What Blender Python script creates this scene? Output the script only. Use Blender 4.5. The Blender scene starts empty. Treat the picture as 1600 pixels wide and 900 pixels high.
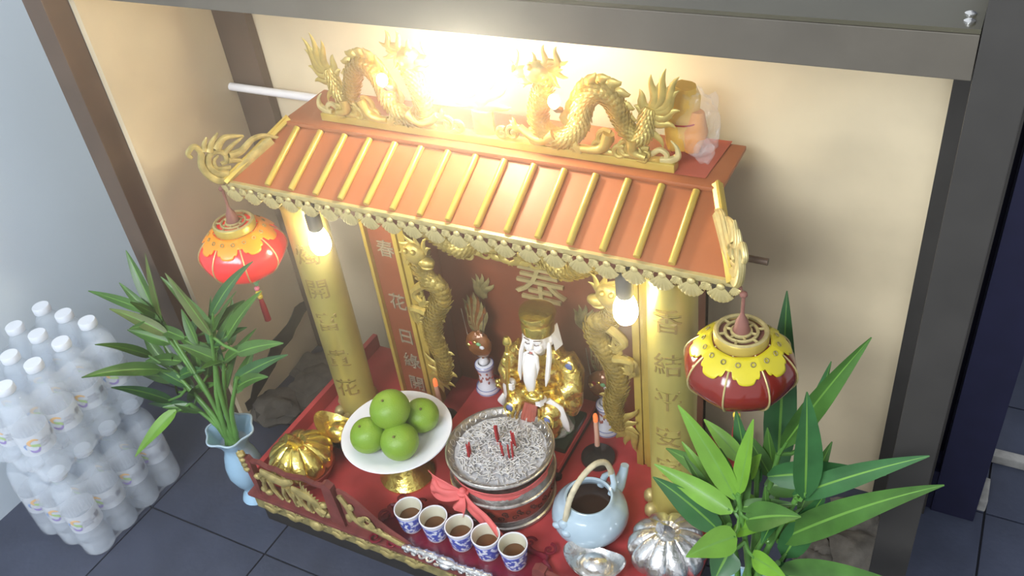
import bpy, bmesh, math, random
from mathutils import Vector, Matrix, noise
random.seed(7)
PI = math.pi
scene = bpy.context.scene
C = scene.collection

# ---------------------------------------------------------------- camera
cam_d = bpy.data.cameras.new('camera'); cam = bpy.data.objects.new('camera', cam_d); C.objects.link(cam)
yaw, pitch, roll = -0.55572384, 0.64930664, -0.13880418
fwd = Vector((math.sin(yaw)*math.cos(pitch), math.cos(yaw)*math.cos(pitch), -math.sin(pitch)))
rgt = Vector((math.cos(yaw), -math.sin(yaw), 0)); upv = rgt.cross(fwd)
r2 = math.cos(roll)*rgt+math.sin(roll)*upv; u2 = -math.sin(roll)*rgt+math.cos(roll)*upv
m3 = Matrix((r2, u2, -fwd)).transposed()
cam.matrix_world = Matrix.Translation((0, 0, 1.45)) @ m3.to_4x4()
cam_d.sensor_width = 36; cam_d.lens = 1422.28/1600*36; cam_d.clip_start = 0.02
scene.camera = cam

# ---------------------------------------------------------------- world, lights, exposure
scene.view_settings.view_transform = 'Standard'
scene.view_settings.look = 'None'
scene.view_settings.gamma = 1
scene.view_settings.use_curve_mapping = False
scene.cycles.max_bounces = 6; scene.cycles.diffuse_bounces = 3; scene.cycles.glossy_bounces = 3; scene.cycles.transparent_max_bounces = 16; scene.cycles.volume_bounces = 0; scene.cycles.adaptive_threshold = 0.03
scene.view_settings.exposure = 0.6
w = bpy.data.worlds.new('room_ambience'); scene.world = w; w.use_nodes = True
w.node_tree.nodes['Background'].inputs[0].default_value = (0.88, 0.93, 1.0, 1)
w.node_tree.nodes['Background'].inputs[1].default_value = 0.62
def area(name, loc, aim, sx, sy, power, col):
    d = bpy.data.lights.new(name, 'AREA'); d.shape = 'RECTANGLE'; d.size = sx; d.size_y = sy; d.energy = power; d.color = col
    o = bpy.data.objects.new(name, d); C.objects.link(o); o.location = loc
    o.rotation_euler = (Vector(aim)-Vector(loc)).to_track_quat('-Z', 'Y').to_euler()
    return o
area('ceiling_panel_light', (-0.9, -1.3, 2.2), (-0.75, 0.9, 0.3), 1.6, 0.8, 62, (0.88, 0.94, 1.0))

# ---------------------------------------------------------------- materials
MATS = {}
def mat(name, col, rough=0.5, metal=0.0, var=0.12, vs=25, bump=0.0, bs=120, coat=0.0, alpha=1.0, emit=0.0, ecol=None, trans=0.0, sss=0.0, col2=None, thr=None, spec=0.5, ior=1.45):
    m = bpy.data.materials.new(name); m.use_nodes = True
    nt = m.node_tree; N = nt.nodes; L = nt.links; b = N['Principled BSDF']
    b.inputs['Roughness'].default_value = rough; b.inputs['Metallic'].default_value = metal
    b.inputs['Specular IOR Level'].default_value = spec; b.inputs['IOR'].default_value = ior
    b.inputs['Coat Weight'].default_value = coat; b.inputs['Coat Roughness'].default_value = 0.12
    b.inputs['Alpha'].default_value = alpha; b.inputs['Transmission Weight'].default_value = trans
    if sss: b.inputs['Subsurface Weight'].default_value = sss; b.inputs['Subsurface Radius'].default_value = (.01, .008, .004)
    tc = N.new('ShaderNodeTexCoord')
    nz = N.new('ShaderNodeTexNoise'); nz.inputs['Scale'].default_value = vs; nz.inputs['Detail'].default_value = 5
    L.new(tc.outputs['Object'], nz.inputs['Vector'])
    rp = N.new('ShaderNodeValToRGB'); e = rp.color_ramp.elements
    if col2 is None: col2 = tuple(max(0, c*(1-var)) for c in col); c1 = tuple(min(1, c*(1+var*.6)) for c in col)
    else: c1 = col
    e[0].position = 0.3 if thr is None else thr-0.04; e[1].position = 0.7 if thr is None else thr+0.04
    e[0].color = (*col2, 1); e[1].color = (*c1, 1)
    L.new(nz.outputs['Fac'], rp.inputs['Fac']); L.new(rp.outputs['Color'], b.inputs['Base Color'])
    if emit: b.inputs['Emission Color'].default_value = (*(ecol or col), 1); b.inputs['Emission Strength'].default_value = emit
    if bump:
        n2 = N.new('ShaderNodeTexNoise'); n2.inputs['Scale'].default_value = bs; n2.inputs['Detail'].default_value = 4
        L.new(tc.outputs['Object'], n2.inputs['Vector'])
        bp = N.new('ShaderNodeBump'); bp.inputs['Strength'].default_value = bump; bp.inputs['Distance'].default_value = 0.002
        L.new(n2.outputs['Fac'], bp.inputs['Height']); L.new(bp.outputs['Normal'], b.inputs['Normal'])
    MATS[name] = m
    return m
mat('gold', (0.50, 0.38, 0.10), 0.38, 0.45, 0.25, 60, 0.25, 220)
mat('gold_pale', (0.56, 0.46, 0.20), 0.42, 0.35, 0.2, 60, 0.2, 200)
mat('gold_dull', (0.44, 0.35, 0.13), 0.5, 0.35, 0.35, 70, 0.4, 200)
mat('gold_old', (0.36, 0.30, 0.12), 0.5, 0.3, 0.4, 70, 0.4, 200)
mat('gold_shiny', (0.85, 0.66, 0.16), 0.22, 0.9, 0.2, 40, 0.6, 110)
mat('statue_gold', (0.85, 0.66, 0.18), 0.22, 0.85, 0, 110, 0.9, 140, col2=(0.50, 0.26, 0.06), thr=0.44)
mat('gold_yellow', (0.52, 0.38, 0.075), 0.35, 0.3, 0.12, 30)
mat('pillar_gold', (0.50, 0.42, 0.11), 0.32, 0.35, 0.12, 12)
mat('glyph_gold', (0.34, 0.24, 0.07), 0.5, 0.3, 0.2, 80)
mat('glyph_grey', (0.38, 0.34, 0.24), 0.45, 0.4, 0.25, 80)
mat('red_lacquer', (0.50, 0.06, 0.062), 0.42, 0, 0.22, 14, 0.15, 60)
mat('red_dusty', (0.18, 0.040, 0.034), 0.6, 0, 0.35, 40, 0.3, 150)
mat('roof_red', (0.36, 0.115, 0.04), 0.5, 0, 0.15, 8, 0.1, 60)
mat('niche_red', (0.22, 0.055, 0.022), 0.5, 0, 0.2, 10)
mat('black_wood', (0.018, 0.016, 0.016), 0.55, 0, 0.4, 30)
mat('red_paper', (0.45, 0.10, 0.06), 0.6, 0, 0.08, 10)
mat('beige_panel', (0.72, 0.60, 0.40), 0.45, 0, 0.22, 3.2)
mat('white_wall', (0.72, 0.80, 0.86), 0.5, 0, 0.05, 2)
mat('frame_metal', (0.115, 0.10, 0.078), 0.42, 0.2, 0.15, 12)
mat('frame_dark', (0.045, 0.041, 0.036), 0.45, 0.1, 0.15, 12)
mat('frame_brown', (0.115, 0.075, 0.052), 0.45, 0.2, 0.15, 12)
mat('table_metal', (0.075, 0.068, 0.045), 0.3, 0.0, 0.15, 8, spec=0.25)
mat('navy', (0.012, 0.012, 0.035), 0.5)
mat('concrete', (0.13, 0.115, 0.095), 0.9, 0, 0.45, 30, 0.9, 70)
mat('kerb', (0.30, 0.29, 0.27), 0.85, 0, 0.3, 40, 0.4, 90)
mat('stain', (0.04, 0.032, 0.026), 0.85, 0, 0.4, 60)
mat('slate', (0.052, 0.060, 0.092), 0.42, 0, 0.22, 9, 0.35, 90)
mat('grout', (0.012, 0.013, 0.018), 0.9)
mat('plastic_white', (0.80, 0.78, 0.78), 0.4, 0, 0.04)
mat('porcelain', (0.86, 0.86, 0.90), 0.12, 0, 0.03, 20, coat=0.4)
mat('celadon', (0.42, 0.54, 0.62), 0.15, 0, 0.05, 20, coat=0.5)
mat('vase_blue', (0.36, 0.56, 0.72), 0.14, 0, 0.12, 20, coat=0.5)
mat('tea', (0.13, 0.055, 0.018), 0.06, 0, 0.05)
mat('tea_dark', (0.035, 0.018, 0.012), 0.06, 0, 0.05)
mat('cup_inside', (0.68, 0.65, 0.50), 0.2, 0, 0.06)
mat('cup_pattern', (0.80, 0.82, 0.90), 0.18, 0, 0, 130, col2=(0.06, 0.10, 0.45), thr=0.52, coat=0.4)
mat('blue_paint', (0.08, 0.12, 0.42), 0.2, coat=0.4)
mat('silver', (0.62, 0.60, 0.56), 0.28, 0.9, 0.3, 60, 0.5, 160)
mat('silver_bright', (0.80, 0.79, 0.77), 0.24, 0.92, 0.15, 50, 0.9, 90)
mat('silver_dark', (0.36, 0.33, 0.30), 0.35, 0.85, 0.35, 80, 0.6, 160)
mat('relief_dark', (0.10, 0.045, 0.035), 0.4, 0.5, 0.3, 60)
mat('pot_red', (0.40, 0.07, 0.045), 0.4, 0.2, 0.3, 60, 0.4, 120)
mat('ash', (0.50, 0.49, 0.50), 0.95, 0, 0.25, 60, 0.8, 140)
mat('ash_curl', (0.62, 0.60, 0.58), 0.9, 0, 0.2, 60)
mat('stick_red', (0.42, 0.025, 0.03), 0.6, 0, 0.2)
mat('ribbon', (0.72, 0.14, 0.13), 0.55, 0, 0.1, 30)
mat('fruit', (0.25, 0.38, 0.03), 0.36, 0, 0.25, 14, 0.35, 420, col2=(0.16, 0.31, 0.025))
mat('fruit_stem', (0.14, 0.12, 0.03), 0.7)
mat('rattan', (0.62, 0.55, 0.38), 0.7, 0, 0.2, 80, 0.3, 200)
mat('tray_plastic', (0.17, 0.008, 0.022), 0.16, 0, 0.25, 40, coat=0.4)
mat('leaf', (0.055, 0.14, 0.024), 0.36, 0, 0.35, 18)
mat('leaf_bright', (0.14, 0.30, 0.03), 0.34, 0, 0.25, 18)
mat('leaf_dark', (0.035, 0.12, 0.035), 0.34, 0, 0.3, 18)
mat('leaf_rib', (0.13, 0.28, 0.045), 0.4)
mat('stalk', (0.10, 0.24, 0.045), 0.4, 0, 0.3, 30)
mat('leaf_old', (0.10, 0.14, 0.028), 0.45, 0, 0.4, 14)
mat('bottle_pet', (0.80, 0.89, 1.0), 0.06, 0, 0.02, 10, alpha=0.25, spec=1.0)
mat('bottle_water', (0.75, 0.84, 0.92), 0.05, 0, 0.02, 10, alpha=0.30)
mat('bottle_cap', (0.78, 0.82, 0.88), 0.35, 0, 0.02, alpha=0.8)
mat('bottle_label', (0.90, 0.93, 0.98), 0.3, 0, 0.03, alpha=0.3)
mat('film', (0.92, 0.95, 1.0), 0.12, 0, 0.02, 8, 0.8, 30, alpha=0.19, spec=1.0)
mat('ink_grey', (0.25, 0.26, 0.32), 0.6)
mat('ink_purple', (0.25, 0.16, 0.50), 0.5)
mat('ink_green', (0.35, 0.55, 0.14), 0.5)
mat('ink_orange', (0.80, 0.45, 0.12), 0.5)
mat('ink_blue', (0.16, 0.30, 0.62), 0.5)
mat('face_white', (0.84, 0.80, 0.77), 0.25, 0, 0.03, coat=0.3)
mat('face_ink', (0.10, 0.05, 0.04), 0.5)
mat('lip', (0.55, 0.16, 0.12), 0.4)
mat('sash_red', (0.40, 0.10, 0.07), 0.3, 0, 0.3, 60, coat=0.3)
mat('medal_blue', (0.12, 0.15, 0.34), 0.25, 0, 0.3, 60, coat=0.3)
mat('rock_green', (0.20, 0.30, 0.20), 0.25, 0, 0.5, 40, col2=(0.70, 0.72, 0.70), thr=0.48, coat=0.4)
mat('rock_dark', (0.03, 0.045, 0.03), 0.3, 0, 0.5, 40, coat=0.3)
mat('amber', (0.30, 0.11, 0.03), 0.18, 0.2, 0.4, 50, 0.4, 120, coat=0.4)
mat('smoke_glass', (0.05, 0.045, 0.042), 0.1, 0, 0.2, alpha=0.75, coat=0.3)
mat('candle_skin', (0.72, 0.42, 0.30), 0.4, 0, 0.08)
mat('candle_tip', (0.85, 0.16, 0.05), 0.4, emit=0.6, ecol=(1, .2, .05))
mat('socket', (0.10, 0.095, 0.09), 0.4, 0.1)
mat('lantern_skin', (0.20, 0.018, 0.012), 0.16, 0, 0.12, 20, coat=0.5)
mat('lantern_lit', (0.55, 0.03, 0.03), 0.2, 0, 0.1, 20, coat=0.4, emit=0.38, ecol=(1.0, 0.04, 0.04))
mat('collar_yellow', (0.62, 0.52, 0.02), 0.35, 0, 0.08, coat=0.2)
mat('collar_orange', (0.80, 0.30, 0.025), 0.35, 0, 0.15, 25, coat=0.2, emit=0.15, ecol=(1, .30, .03))
mat('cord_brown', (0.24, 0.10, 0.075), 0.6)
mat('tassel_red', (0.35, 0.02, 0.03), 0.7)
mat('bead_pink', (0.75, 0.20, 0.28), 0.3)
mat('bead_yellow', (0.80, 0.62, 0.08), 0.3)
mat('jade', (0.22, 0.50, 0.22), 0.3)
mat('bulb_main', (1, 1, 1), 0.3, emit=180, ecol=(1.0, 0.93, 0.72))
mat('bulb_eave', (1, 1, 1), 0.3, emit=40, ecol=(1.0, 0.90, 0.62))
mat('bulb_red', (1, 0.8, 0.7), 0.3, emit=85, ecol=(1.0, 0.30, 0.10))
mat('bundle', (0.72, 0.30, 0.06), 0.5, 0, 0.15, 30)
mat('bundle_yellow', (0.78, 0.48, 0.08), 0.5, 0, 0.15, 30)
mat('clear_wrap', (0.9, 0.88, 0.84), 0.08, 0, 0.05, alpha=0.12, spec=0.9)

# ---------------------------------------------------------------- mesh builder
class MB:
    def __init__(s): s.v = []; s.f = []
    def add(s, vs, fs):
        o = len(s.v); s.v += [tuple(p) for p in vs]; s.f += [tuple(i+o for i in f) for f in fs]; return s
    def box(s, c, d, rz=0, rx=0):
        hx, hy, hz = d[0]/2, d[1]/2, d[2]/2
        M = Matrix.Rotation(rz, 3, 'Z') @ Matrix.Rotation(rx, 3, 'X'); c = Vector(c)
        vs = [c+M @ Vector((x*hx, y*hy, z*hz)) for z in (-1, 1) for y in (-1, 1) for x in (-1, 1)]
        return s.add(vs, [(0, 2, 3, 1), (4, 5, 7, 6), (0, 1, 5, 4), (2, 6, 7, 3), (0, 4, 6, 2), (1, 3, 7, 5)])
    def box2(s, a, b): return s.box([(a[i]+b[i])/2 for i in range(3)], [abs(b[i]-a[i]) for i in range(3)])
    def lathe(s, prof, c=(0, 0, 0), seg=32, rf=None, closed=False, caps=(1, 1)):
        vs = []; fs = []; n = len(prof)
        for i, (r, z) in enumerate(prof):
            for j in range(seg):
                a = 2*PI*j/seg; rr = r*(rf(a, z, i/(n-1)) if rf else 1)
                vs.append((c[0]+rr*math.cos(a), c[1]+rr*math.sin(a), c[2]+z))
        for i in range(n-1 if not closed else n):
            for j in range(seg):
                k = (j+1) % seg; i2 = (i+1) % n
                fs.append((i*seg+j, i*seg+k, i2*seg+k, i2*seg+j))
        if not closed:
            if prof[0][0] > 1e-6 and caps[0]: fs.append(tuple(range(seg))[::-1])
            if prof[-1][0] > 1e-6 and caps[1]: fs.append(tuple((n-1)*seg+j for j in range(seg)))
        return s.add(vs, fs)
    def tube(s, pts, rad, seg=8, flat=None, fn=None, cap=True):
        """flat=(normal, k): the section is squeezed by k along that direction"""
        P = [Vector(p) for p in pts]; n = len(P)
        if not hasattr(rad, '__len__'): rad = [rad]*n
        ref = Vector(flat[0]).normalized() if flat else None; vs = []; prev = None
        for i in range(n):
            t = (P[min(i+1, n-1)]-P[max(i-1, 0)])
            t = t.normalized() if t.length > 1e-9 else Vector((0, 0, 1))
            if ref is not None: a = ref-t*ref.dot(t)
            elif prev is None:
                a = Vector((0, 0, 1)) if abs(t.z) < .9 else Vector((1, 0, 0)); a = a-t*a.dot(t)
            else: a = prev-t*prev.dot(t)
            if a.length < 1e-6: a = t.orthogonal()
            a.normalize(); prev = a; b = t.cross(a); k = flat[1] if flat else 1
            for j in range(seg):
                th = 2*PI*j/seg; r = rad[i]*(fn(i, j) if fn else 1)
                vs.append(P[i]+a*(r*k*math.cos(th))+b*(r*math.sin(th)))
        fs = [(i*seg+j, i*seg+(j+1) % seg, (i+1)*seg+(j+1) % seg, (i+1)*seg+j) for i in range(n-1) for j in range(seg)]
        if cap: fs += [tuple(range(seg))[::-1], tuple((n-1)*seg+j for j in range(seg))]
        return s.add(vs, fs)
    def blob(s, c, r, seg=12, rings=8, M=None, fn=None):
        if not hasattr(r, '__len__'): r = (r, r, r)
        vs = []; c = Vector(c)
        for i in range(rings+1):
            ph = PI*i/rings
            for j in range(seg):
                th = 2*PI*j/seg
                d = Vector((math.sin(ph)*math.cos(th), math.sin(ph)*math.sin(th), -math.cos(ph)))
                k = fn(d) if fn else 1
                p = Vector((d.x*r[0]*k, d.y*r[1]*k, d.z*r[2]*k)); vs.append(c+(M @ p if M else p))
        fs = [(i*seg+j, i*seg+(j+1) % seg, (i+1)*seg+(j+1) % seg, (i+1)*seg+j) for i in range(rings) for j in range(seg)]
        return s.add(vs, fs)
    def prism(s, pts2, f3, t0, t1):
        """outline in 2D, f3(a,b,t)->3D, extruded from t0 to t1"""
        n = len(pts2)
        vs = [f3(a, b, t0) for a, b in pts2]+[f3(a, b, t1) for a, b in pts2]
        return s.add(vs, [tuple(range(n))[::-1], tuple(range(n, 2*n))]+[(i, (i+1) % n, n+(i+1) % n, n+i) for i in range(n)])
    def torus(s, c, R, r, seg=24, ms=8, axis='Z', a0=0, a1=2*PI):
        full = abs(a1-a0-2*PI) < 1e-6; n = seg+1
        pts = []
        for i in range(n):
            a = a0+(a1-a0)*i/seg; x, y = R*math.cos(a), R*math.sin(a)
            pts.append(Vector(c)+(Vector((x, y, 0)) if axis == 'Z' else Vector((x, 0, y)) if axis == 'Y' else Vector((0, x, y))))
        return s.tube(pts, r, ms, flat=({'Z': (0, 0, 1), 'Y': (0, 1, 0), 'X': (1, 0, 0)}[axis], 1), cap=not full)
    def grid(s, nu, nv, fn, wrap=False):
        vs = [fn(i/(nu-1), j/(nv-1)) for i in range(nu) for j in range(nv)]
        return s.add(vs, [(i*nv+j, (i+1)*nv+j, (i+1)*nv+j+1, i*nv+j+1) for i in range(nu-1) for j in range(nv-1)])
    def xform(s, M): s.v = [tuple(M @ Vector(p)) for p in s.v]; return s
    def build(s, name, m, parent=None, smooth=True, world=True, bevel=0, sharp=.75):
        off = Vector((0, 0, 0)); p = parent
        while world and p is not None: off += p.location; p = p.parent
        me = bpy.data.meshes.new(name)
        me.from_pydata([tuple(Vector(v)-off) for v in s.v], [], s.f)
        bm = bmesh.new(); bm.from_mesh(me); bmesh.ops.remove_doubles(bm, verts=bm.verts, dist=1e-6)
        bmesh.ops.recalc_face_normals(bm, faces=bm.faces)
        if bevel: bmesh.ops.bevel(bm, geom=bm.edges[:], offset=bevel, segments=2, affect='EDGES', profile=.7)
        bm.to_mesh(me); bm.free()
        me.materials.append(MATS[m] if isinstance(m, str) else m)
        if smooth:
            me.polygons.foreach_set('use_smooth', [True]*len(me.polygons))
            try: me.set_sharp_from_angle(angle=sharp)
            except Exception: pass
        o = bpy.data.objects.new(name, me); C.objects.link(o)
        if parent is not None: o.parent = parent
        return o
def tag(o, label, cat, group=None):
    o['label'] = label; o['category'] = cat
    if group: o['group'] = group
    return o
def thing(name, label, cat, loc=(0, 0, 0), group=None):
    o = bpy.data.objects.new(name, None); C.objects.link(o); o.location = loc; o.empty_display_size = .02
    return tag(o, label, cat, group)
def struct(o): o['kind'] = 'structure'; return o
def copy_tree(o, parent=None):
    c = o.copy(); C.objects.link(c); c.parent = parent
    for ch in list(o.children): copy_tree(ch, c)
    return c
def spline(pts, n=8):
    """Catmull-Rom through points of any dimension"""
    P = [pts[0]]+list(pts)+[pts[-1]]; out = []
    for i in range(1, len(P)-2):
        for k in range(n):
            t = k/n; a, b, c, d = P[i-1], P[i], P[i+1], P[i+2]
            out.append(tuple(.5*((2*b[q])+(-a[q]+c[q])*t+(2*a[q]-5*b[q]+4*c[q]-d[q])*t*t+(-a[q]+3*b[q]-3*c[q]+d[q])*t**3) for q in range(len(a))))
    out.append(tuple(pts[-1])); return out
def text_geo(txt, size, ext):
    """a line of text as geometry centred on 0 in the XZ plane, front towards -Y"""
    cu = bpy.data.curves.new('lettering', 'FONT'); cu.body = txt; cu.size = size; cu.extrude = ext; cu.resolution_u = 2
    cu.align_x = 'CENTER'; cu.align_y = 'CENTER'
    o = bpy.data.objects.new('lettering', cu); C.objects.link(o)
    dg = bpy.context.evaluated_depsgraph_get(); me = o.evaluated_get(dg).to_mesh()
    vs = [(v.co.x, -v.co.z, v.co.y) for v in me.vertices]; fs = [tuple(p.vertices) for p in me.polygons]
    o.evaluated_get(dg).to_mesh_clear(); bpy.data.objects.remove(o); bpy.data.curves.remove(cu)
    if vs:
        xs = [v[0] for v in vs]; zs = [v[2] for v in vs]; cx, cz = (min(xs)+max(xs))/2, (min(zs)+max(zs))/2
        vs = [(v[0]-cx, v[1], v[2]-cz) for v in vs]
    return vs, fs

# ---------------------------------------------------------------- the setting
fl = struct(MB().box2((-2.6, -0.6, -0.03), (1.2, 2.4, -0.005)).build('floor', 'grout', smooth=False))
TX, TY = 0.309, 0.303
tile_me = MB().box2((-TX/2+.0018, -TY/2+.0018, -.007), (TX/2-.0018, TY/2-.0018, 0)).build('tile', 'slate', smooth=False, bevel=.0012)
first = True
for i in range(-5, 8):
    for j in range(-4, 6):
        x = -1.086+(i-.5)*TX; y = .692+(j-.5)*TY
        if x < -2.3 or x > 1.0: continue
        if first: o = tile_me; first = False
        else: o = tile_me.copy(); C.objects.link(o)
        o.parent = fl; o.location = (x, y, 0)
struct(MB().box2((-1.75, -0.5, 0), (-1.69, 1.6, 2.2)).build('wall_left', 'white_wall', smooth=False))
struct(MB().box2((-1.39, 1.271, 0.0), (-.044, 1.285, 1.02)).build('wall_back', 'beige_panel', smooth=False))
struct(MB().box2((-1.385, .97, 0.0), (-1.372, 1.271, 1.02)).build('wall_side', 'beige_panel', smooth=False))
struct(MB().box2((.14, 1.9, 0), (1.2, 1.95, 2.2)).build('wall_far', 'navy', smooth=False))
struct(MB().box2((-.03, 1.36, .0), (.14, 1.40, 1.6)).build('wall_right', 'navy', smooth=False))
struct(MB().box2((.02, 1.30, .0), (.15, 1.36, .03)).build('trim_1', 'kerb', smooth=False, bevel=.004))
struct(MB().box2((.14, 1.43, .0), (1.1, 1.452, .02)).build('trim_2', 'kerb', smooth=False, bevel=.004))

ct = thing('counter_frame', 'dark metal counter frame of square tubes standing over the shrine', 'counter', (-.71, 1.1, 0))
for (x0, x1, y0, y1, zt, mm) in ((-1.434, -1.385, .922, .97, 1.6, 'frame_brown'), (-.016, .034, .922, .97, 1.9, 'frame_dark'), (-1.371, -1.288, 1.249, 1.270, 1.02, 'frame_brown'), (-.044, .05, 1.255, 1.30, 1.02, 'frame_dark'), (.06, .133, 1.27, 1.34, 1.9, 'navy')):
    MB().box2((x0, y0, 0), (x1, y1, zt)).build('post', mm, ct, smooth=False, bevel=.0015)
MB().box2((-1.384, .922, 1.022), (-.017, .965, 1.069)).build('front_beam', 'frame_metal', ct, smooth=False, bevel=.001)
MB().box2((-1.384, .9655, 1.022), (-1.34, 1.285, 1.069)).build('side_beam', 'frame_metal', ct, smooth=False, bevel=.001)
MB().box2((-.06, .9655, 1.022), (-.017, 1.254, 1.069)).build('side_beam', 'frame_metal', ct, smooth=False, bevel=.001)
MB().box2((.051, 1.275, 0), (.0595, 1.33, .1)).build('lower_bar', 'navy', ct, smooth=False)
MB().box2((-1.384, .923, 1.0695), (-.017, 1.45, 1.074)).build('table_top', 'table_metal', ct, smooth=False)
for p in ((-.03, .958), (-.029, .939)):
    b = MB().lathe([(0, 0), (.0055, 0), (.0055, .002), (.003, .0034), (0, .0036)], (p[0], p[1], 1.074), 12).build('bolt', 'silver_bright', ct)
# white plastic pipe out of the side panel
pp = MB().tube([(-1.371, 1.238, .714), (-1.1, 1.238, .714), (-.60, 1.238, .714)], .0082, 14).build('plastic_pipe', 'plastic_white')
tag(pp, 'white plastic pipe running from the beige side panel behind the shrine roof', 'pipe')
# rough cement along the foot of the panels
def rubble(name, x0, x1, y0, y1, n, rs, label, seed):
    rnd = random.Random(seed); t = thing(name, label, 'rubble', ((x0+x1)/2, (y0+y1)/2, 0))
    for k in range(n):
        r = rs*rnd.uniform(.5, 1); x = rnd.uniform(x0, x1); y = rnd.uniform(y0, y1); sd = rnd.random()*50
        MB().blob((x, y, r*.3), (r*rnd.uniform(1, 1.7), r*rnd.uniform(1, 1.6), r*.6), 18, 12, fn=lambda d: 1+.5*noise.noise(d*1.6+Vector((sd, 0, 0)))+.25*noise.noise(d*4+Vector((0, sd, 0)))).build('lump', 'concrete', t)
rubble('cement_rubble', -1.33, -1.2, 1.0, 1.2, 9, .045, 'grey rough cement lumps at the foot of the beige side panel', 3)
rubble('cement_rubble', -.12, -.03, 1.06, 1.22, 9, .04, 'dark cement lumps on the floor behind the right plant', 5)
# torn dark strip at the foot of the side panel
rnd = random.Random(2); up = []; lo = []
for k in range(15):
    t = k/14; y = .985+.27*t; z = .012+.11*t
    lo.append((y, z+rnd.uniform(-.008, .006))); up.append((y, z+.022+.025*math.sin(t*3)+rnd.uniform(-.007, .01)))
ch = MB().prism(lo+up[::-1], lambda a, b, t: (-1.3715+t, a, b), 0, .002).build('torn_strip', 'stain', smooth=False)
tag(ch, 'dark torn strip of peeled edging along the foot of the beige side panel', 'edging strip')
# ---------------------------------------------------------------- the shrine
XC = -.71; XN = .03      # the niche sits a little right of the pillars' centre line
S = thing('floor_shrine', 'red and gold carved wooden floor shrine with dragon roof and offering tray', 'shrine', (XC, 1.0, 0))
def bxs(name, m, a, b, parent=S, bevel=.0015):     # box from corner to corner, u measured from the shrine's centre line
    return MB().box2((XC+a[0], a[1], a[2]), (XC+b[0], b[1], b[2])).build(name, m, parent, smooth=False, bevel=bevel)
bxs('plinth', 'black_wood', (-.425, .765, 0), (.425, 1.22, .046))
band = bxs('front_band', 'gold_old', (-.43, .757, .046), (.43, 1.22, .088))
led = bxs('ledge', 'red_dusty', (-.433, .748, .0882), (.433, .785, .0955))
bxs('tray_floor', 'red_lacquer', (-.43, .7855, .0882), (.43, 1.222, .0915))
def flame(mb, p0, p1, w, bend, f3, th=.45, n=7):
    """a tapering tongue from p0 to p1 in a plane, bent sideways"""
    dx, dz = p1[0]-p0[0], p1[1]-p0[1]; ln = math.hypot(dx, dz) or 1e-6; nx, nz = -dz/ln, dx/ln
    pts = []; rad = []
    for i in range(n):
        t = i/(n-1); k = bend*ln*(math.sin(t*PI)*.6+math.sin(t*2*PI)*.4)
        pts.append(f3(p0[0]+dx*t+nx*k, p0[1]+dz*t+nz*k, 0)); rad.append(w*(1-t)**.7*(.75+.5*math.sin(min(1, t*2.2)*PI*.5))+.0004)
    nrm = Vector(f3(0, 0, 1))-Vector(f3(0, 0, 0)); mb.tube(pts, rad, 8, flat=(nrm, th))
def curl(mb, c, r, turns, a0, w, f3, sgn=1, th=.6, n=22):
    pts = []; rad = []
    for i in range(n):
        t = i/(n-1); a = a0+sgn*turns*2*PI*t; R = r*(1-.82*t)
        pts.append(f3(c[0]+R*math.cos(a), c[1]+R*math.sin(a), 0)); rad.append(w*(1-.45*t))
    nrm = Vector(f3(0, 0, 1))-Vector(f3(0, 0, 0)); mb.tube(pts, rad, 7, flat=(nrm, th))
def scaled_body(mb, pts2, rads, f3, seg=18, th=.75, step=.0022, amp=.34):
    P = spline([(*p, r) for p, r in zip(pts2, rads)], 10)
    L = [0]
    for a, b in zip(P, P[1:]): L.append(L[-1]+math.hypot(b[0]-a[0], b[1]-a[1]))
    n = max(6, int(L[-1]/step)); Q = []; k = 0
    for i in range(n+1):
        d = L[-1]*i/n
        while k < len(L)-2 and L[k+1] < d: k += 1
        t = (d-L[k])/max(1e-9, L[k+1]-L[k]); Q.append(tuple(P[k][q]+(P[k+1][q]-P[k][q])*t for q in range(3)))
    sc = None
    nrm = Vector(f3(0, 0, 1))-Vector(f3(0, 0, 0))
    mb.tube([f3(q[0], q[1], 0) for q in Q], [q[2] for q in Q], seg, flat=(nrm, th), fn=sc)
    return Q
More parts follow.
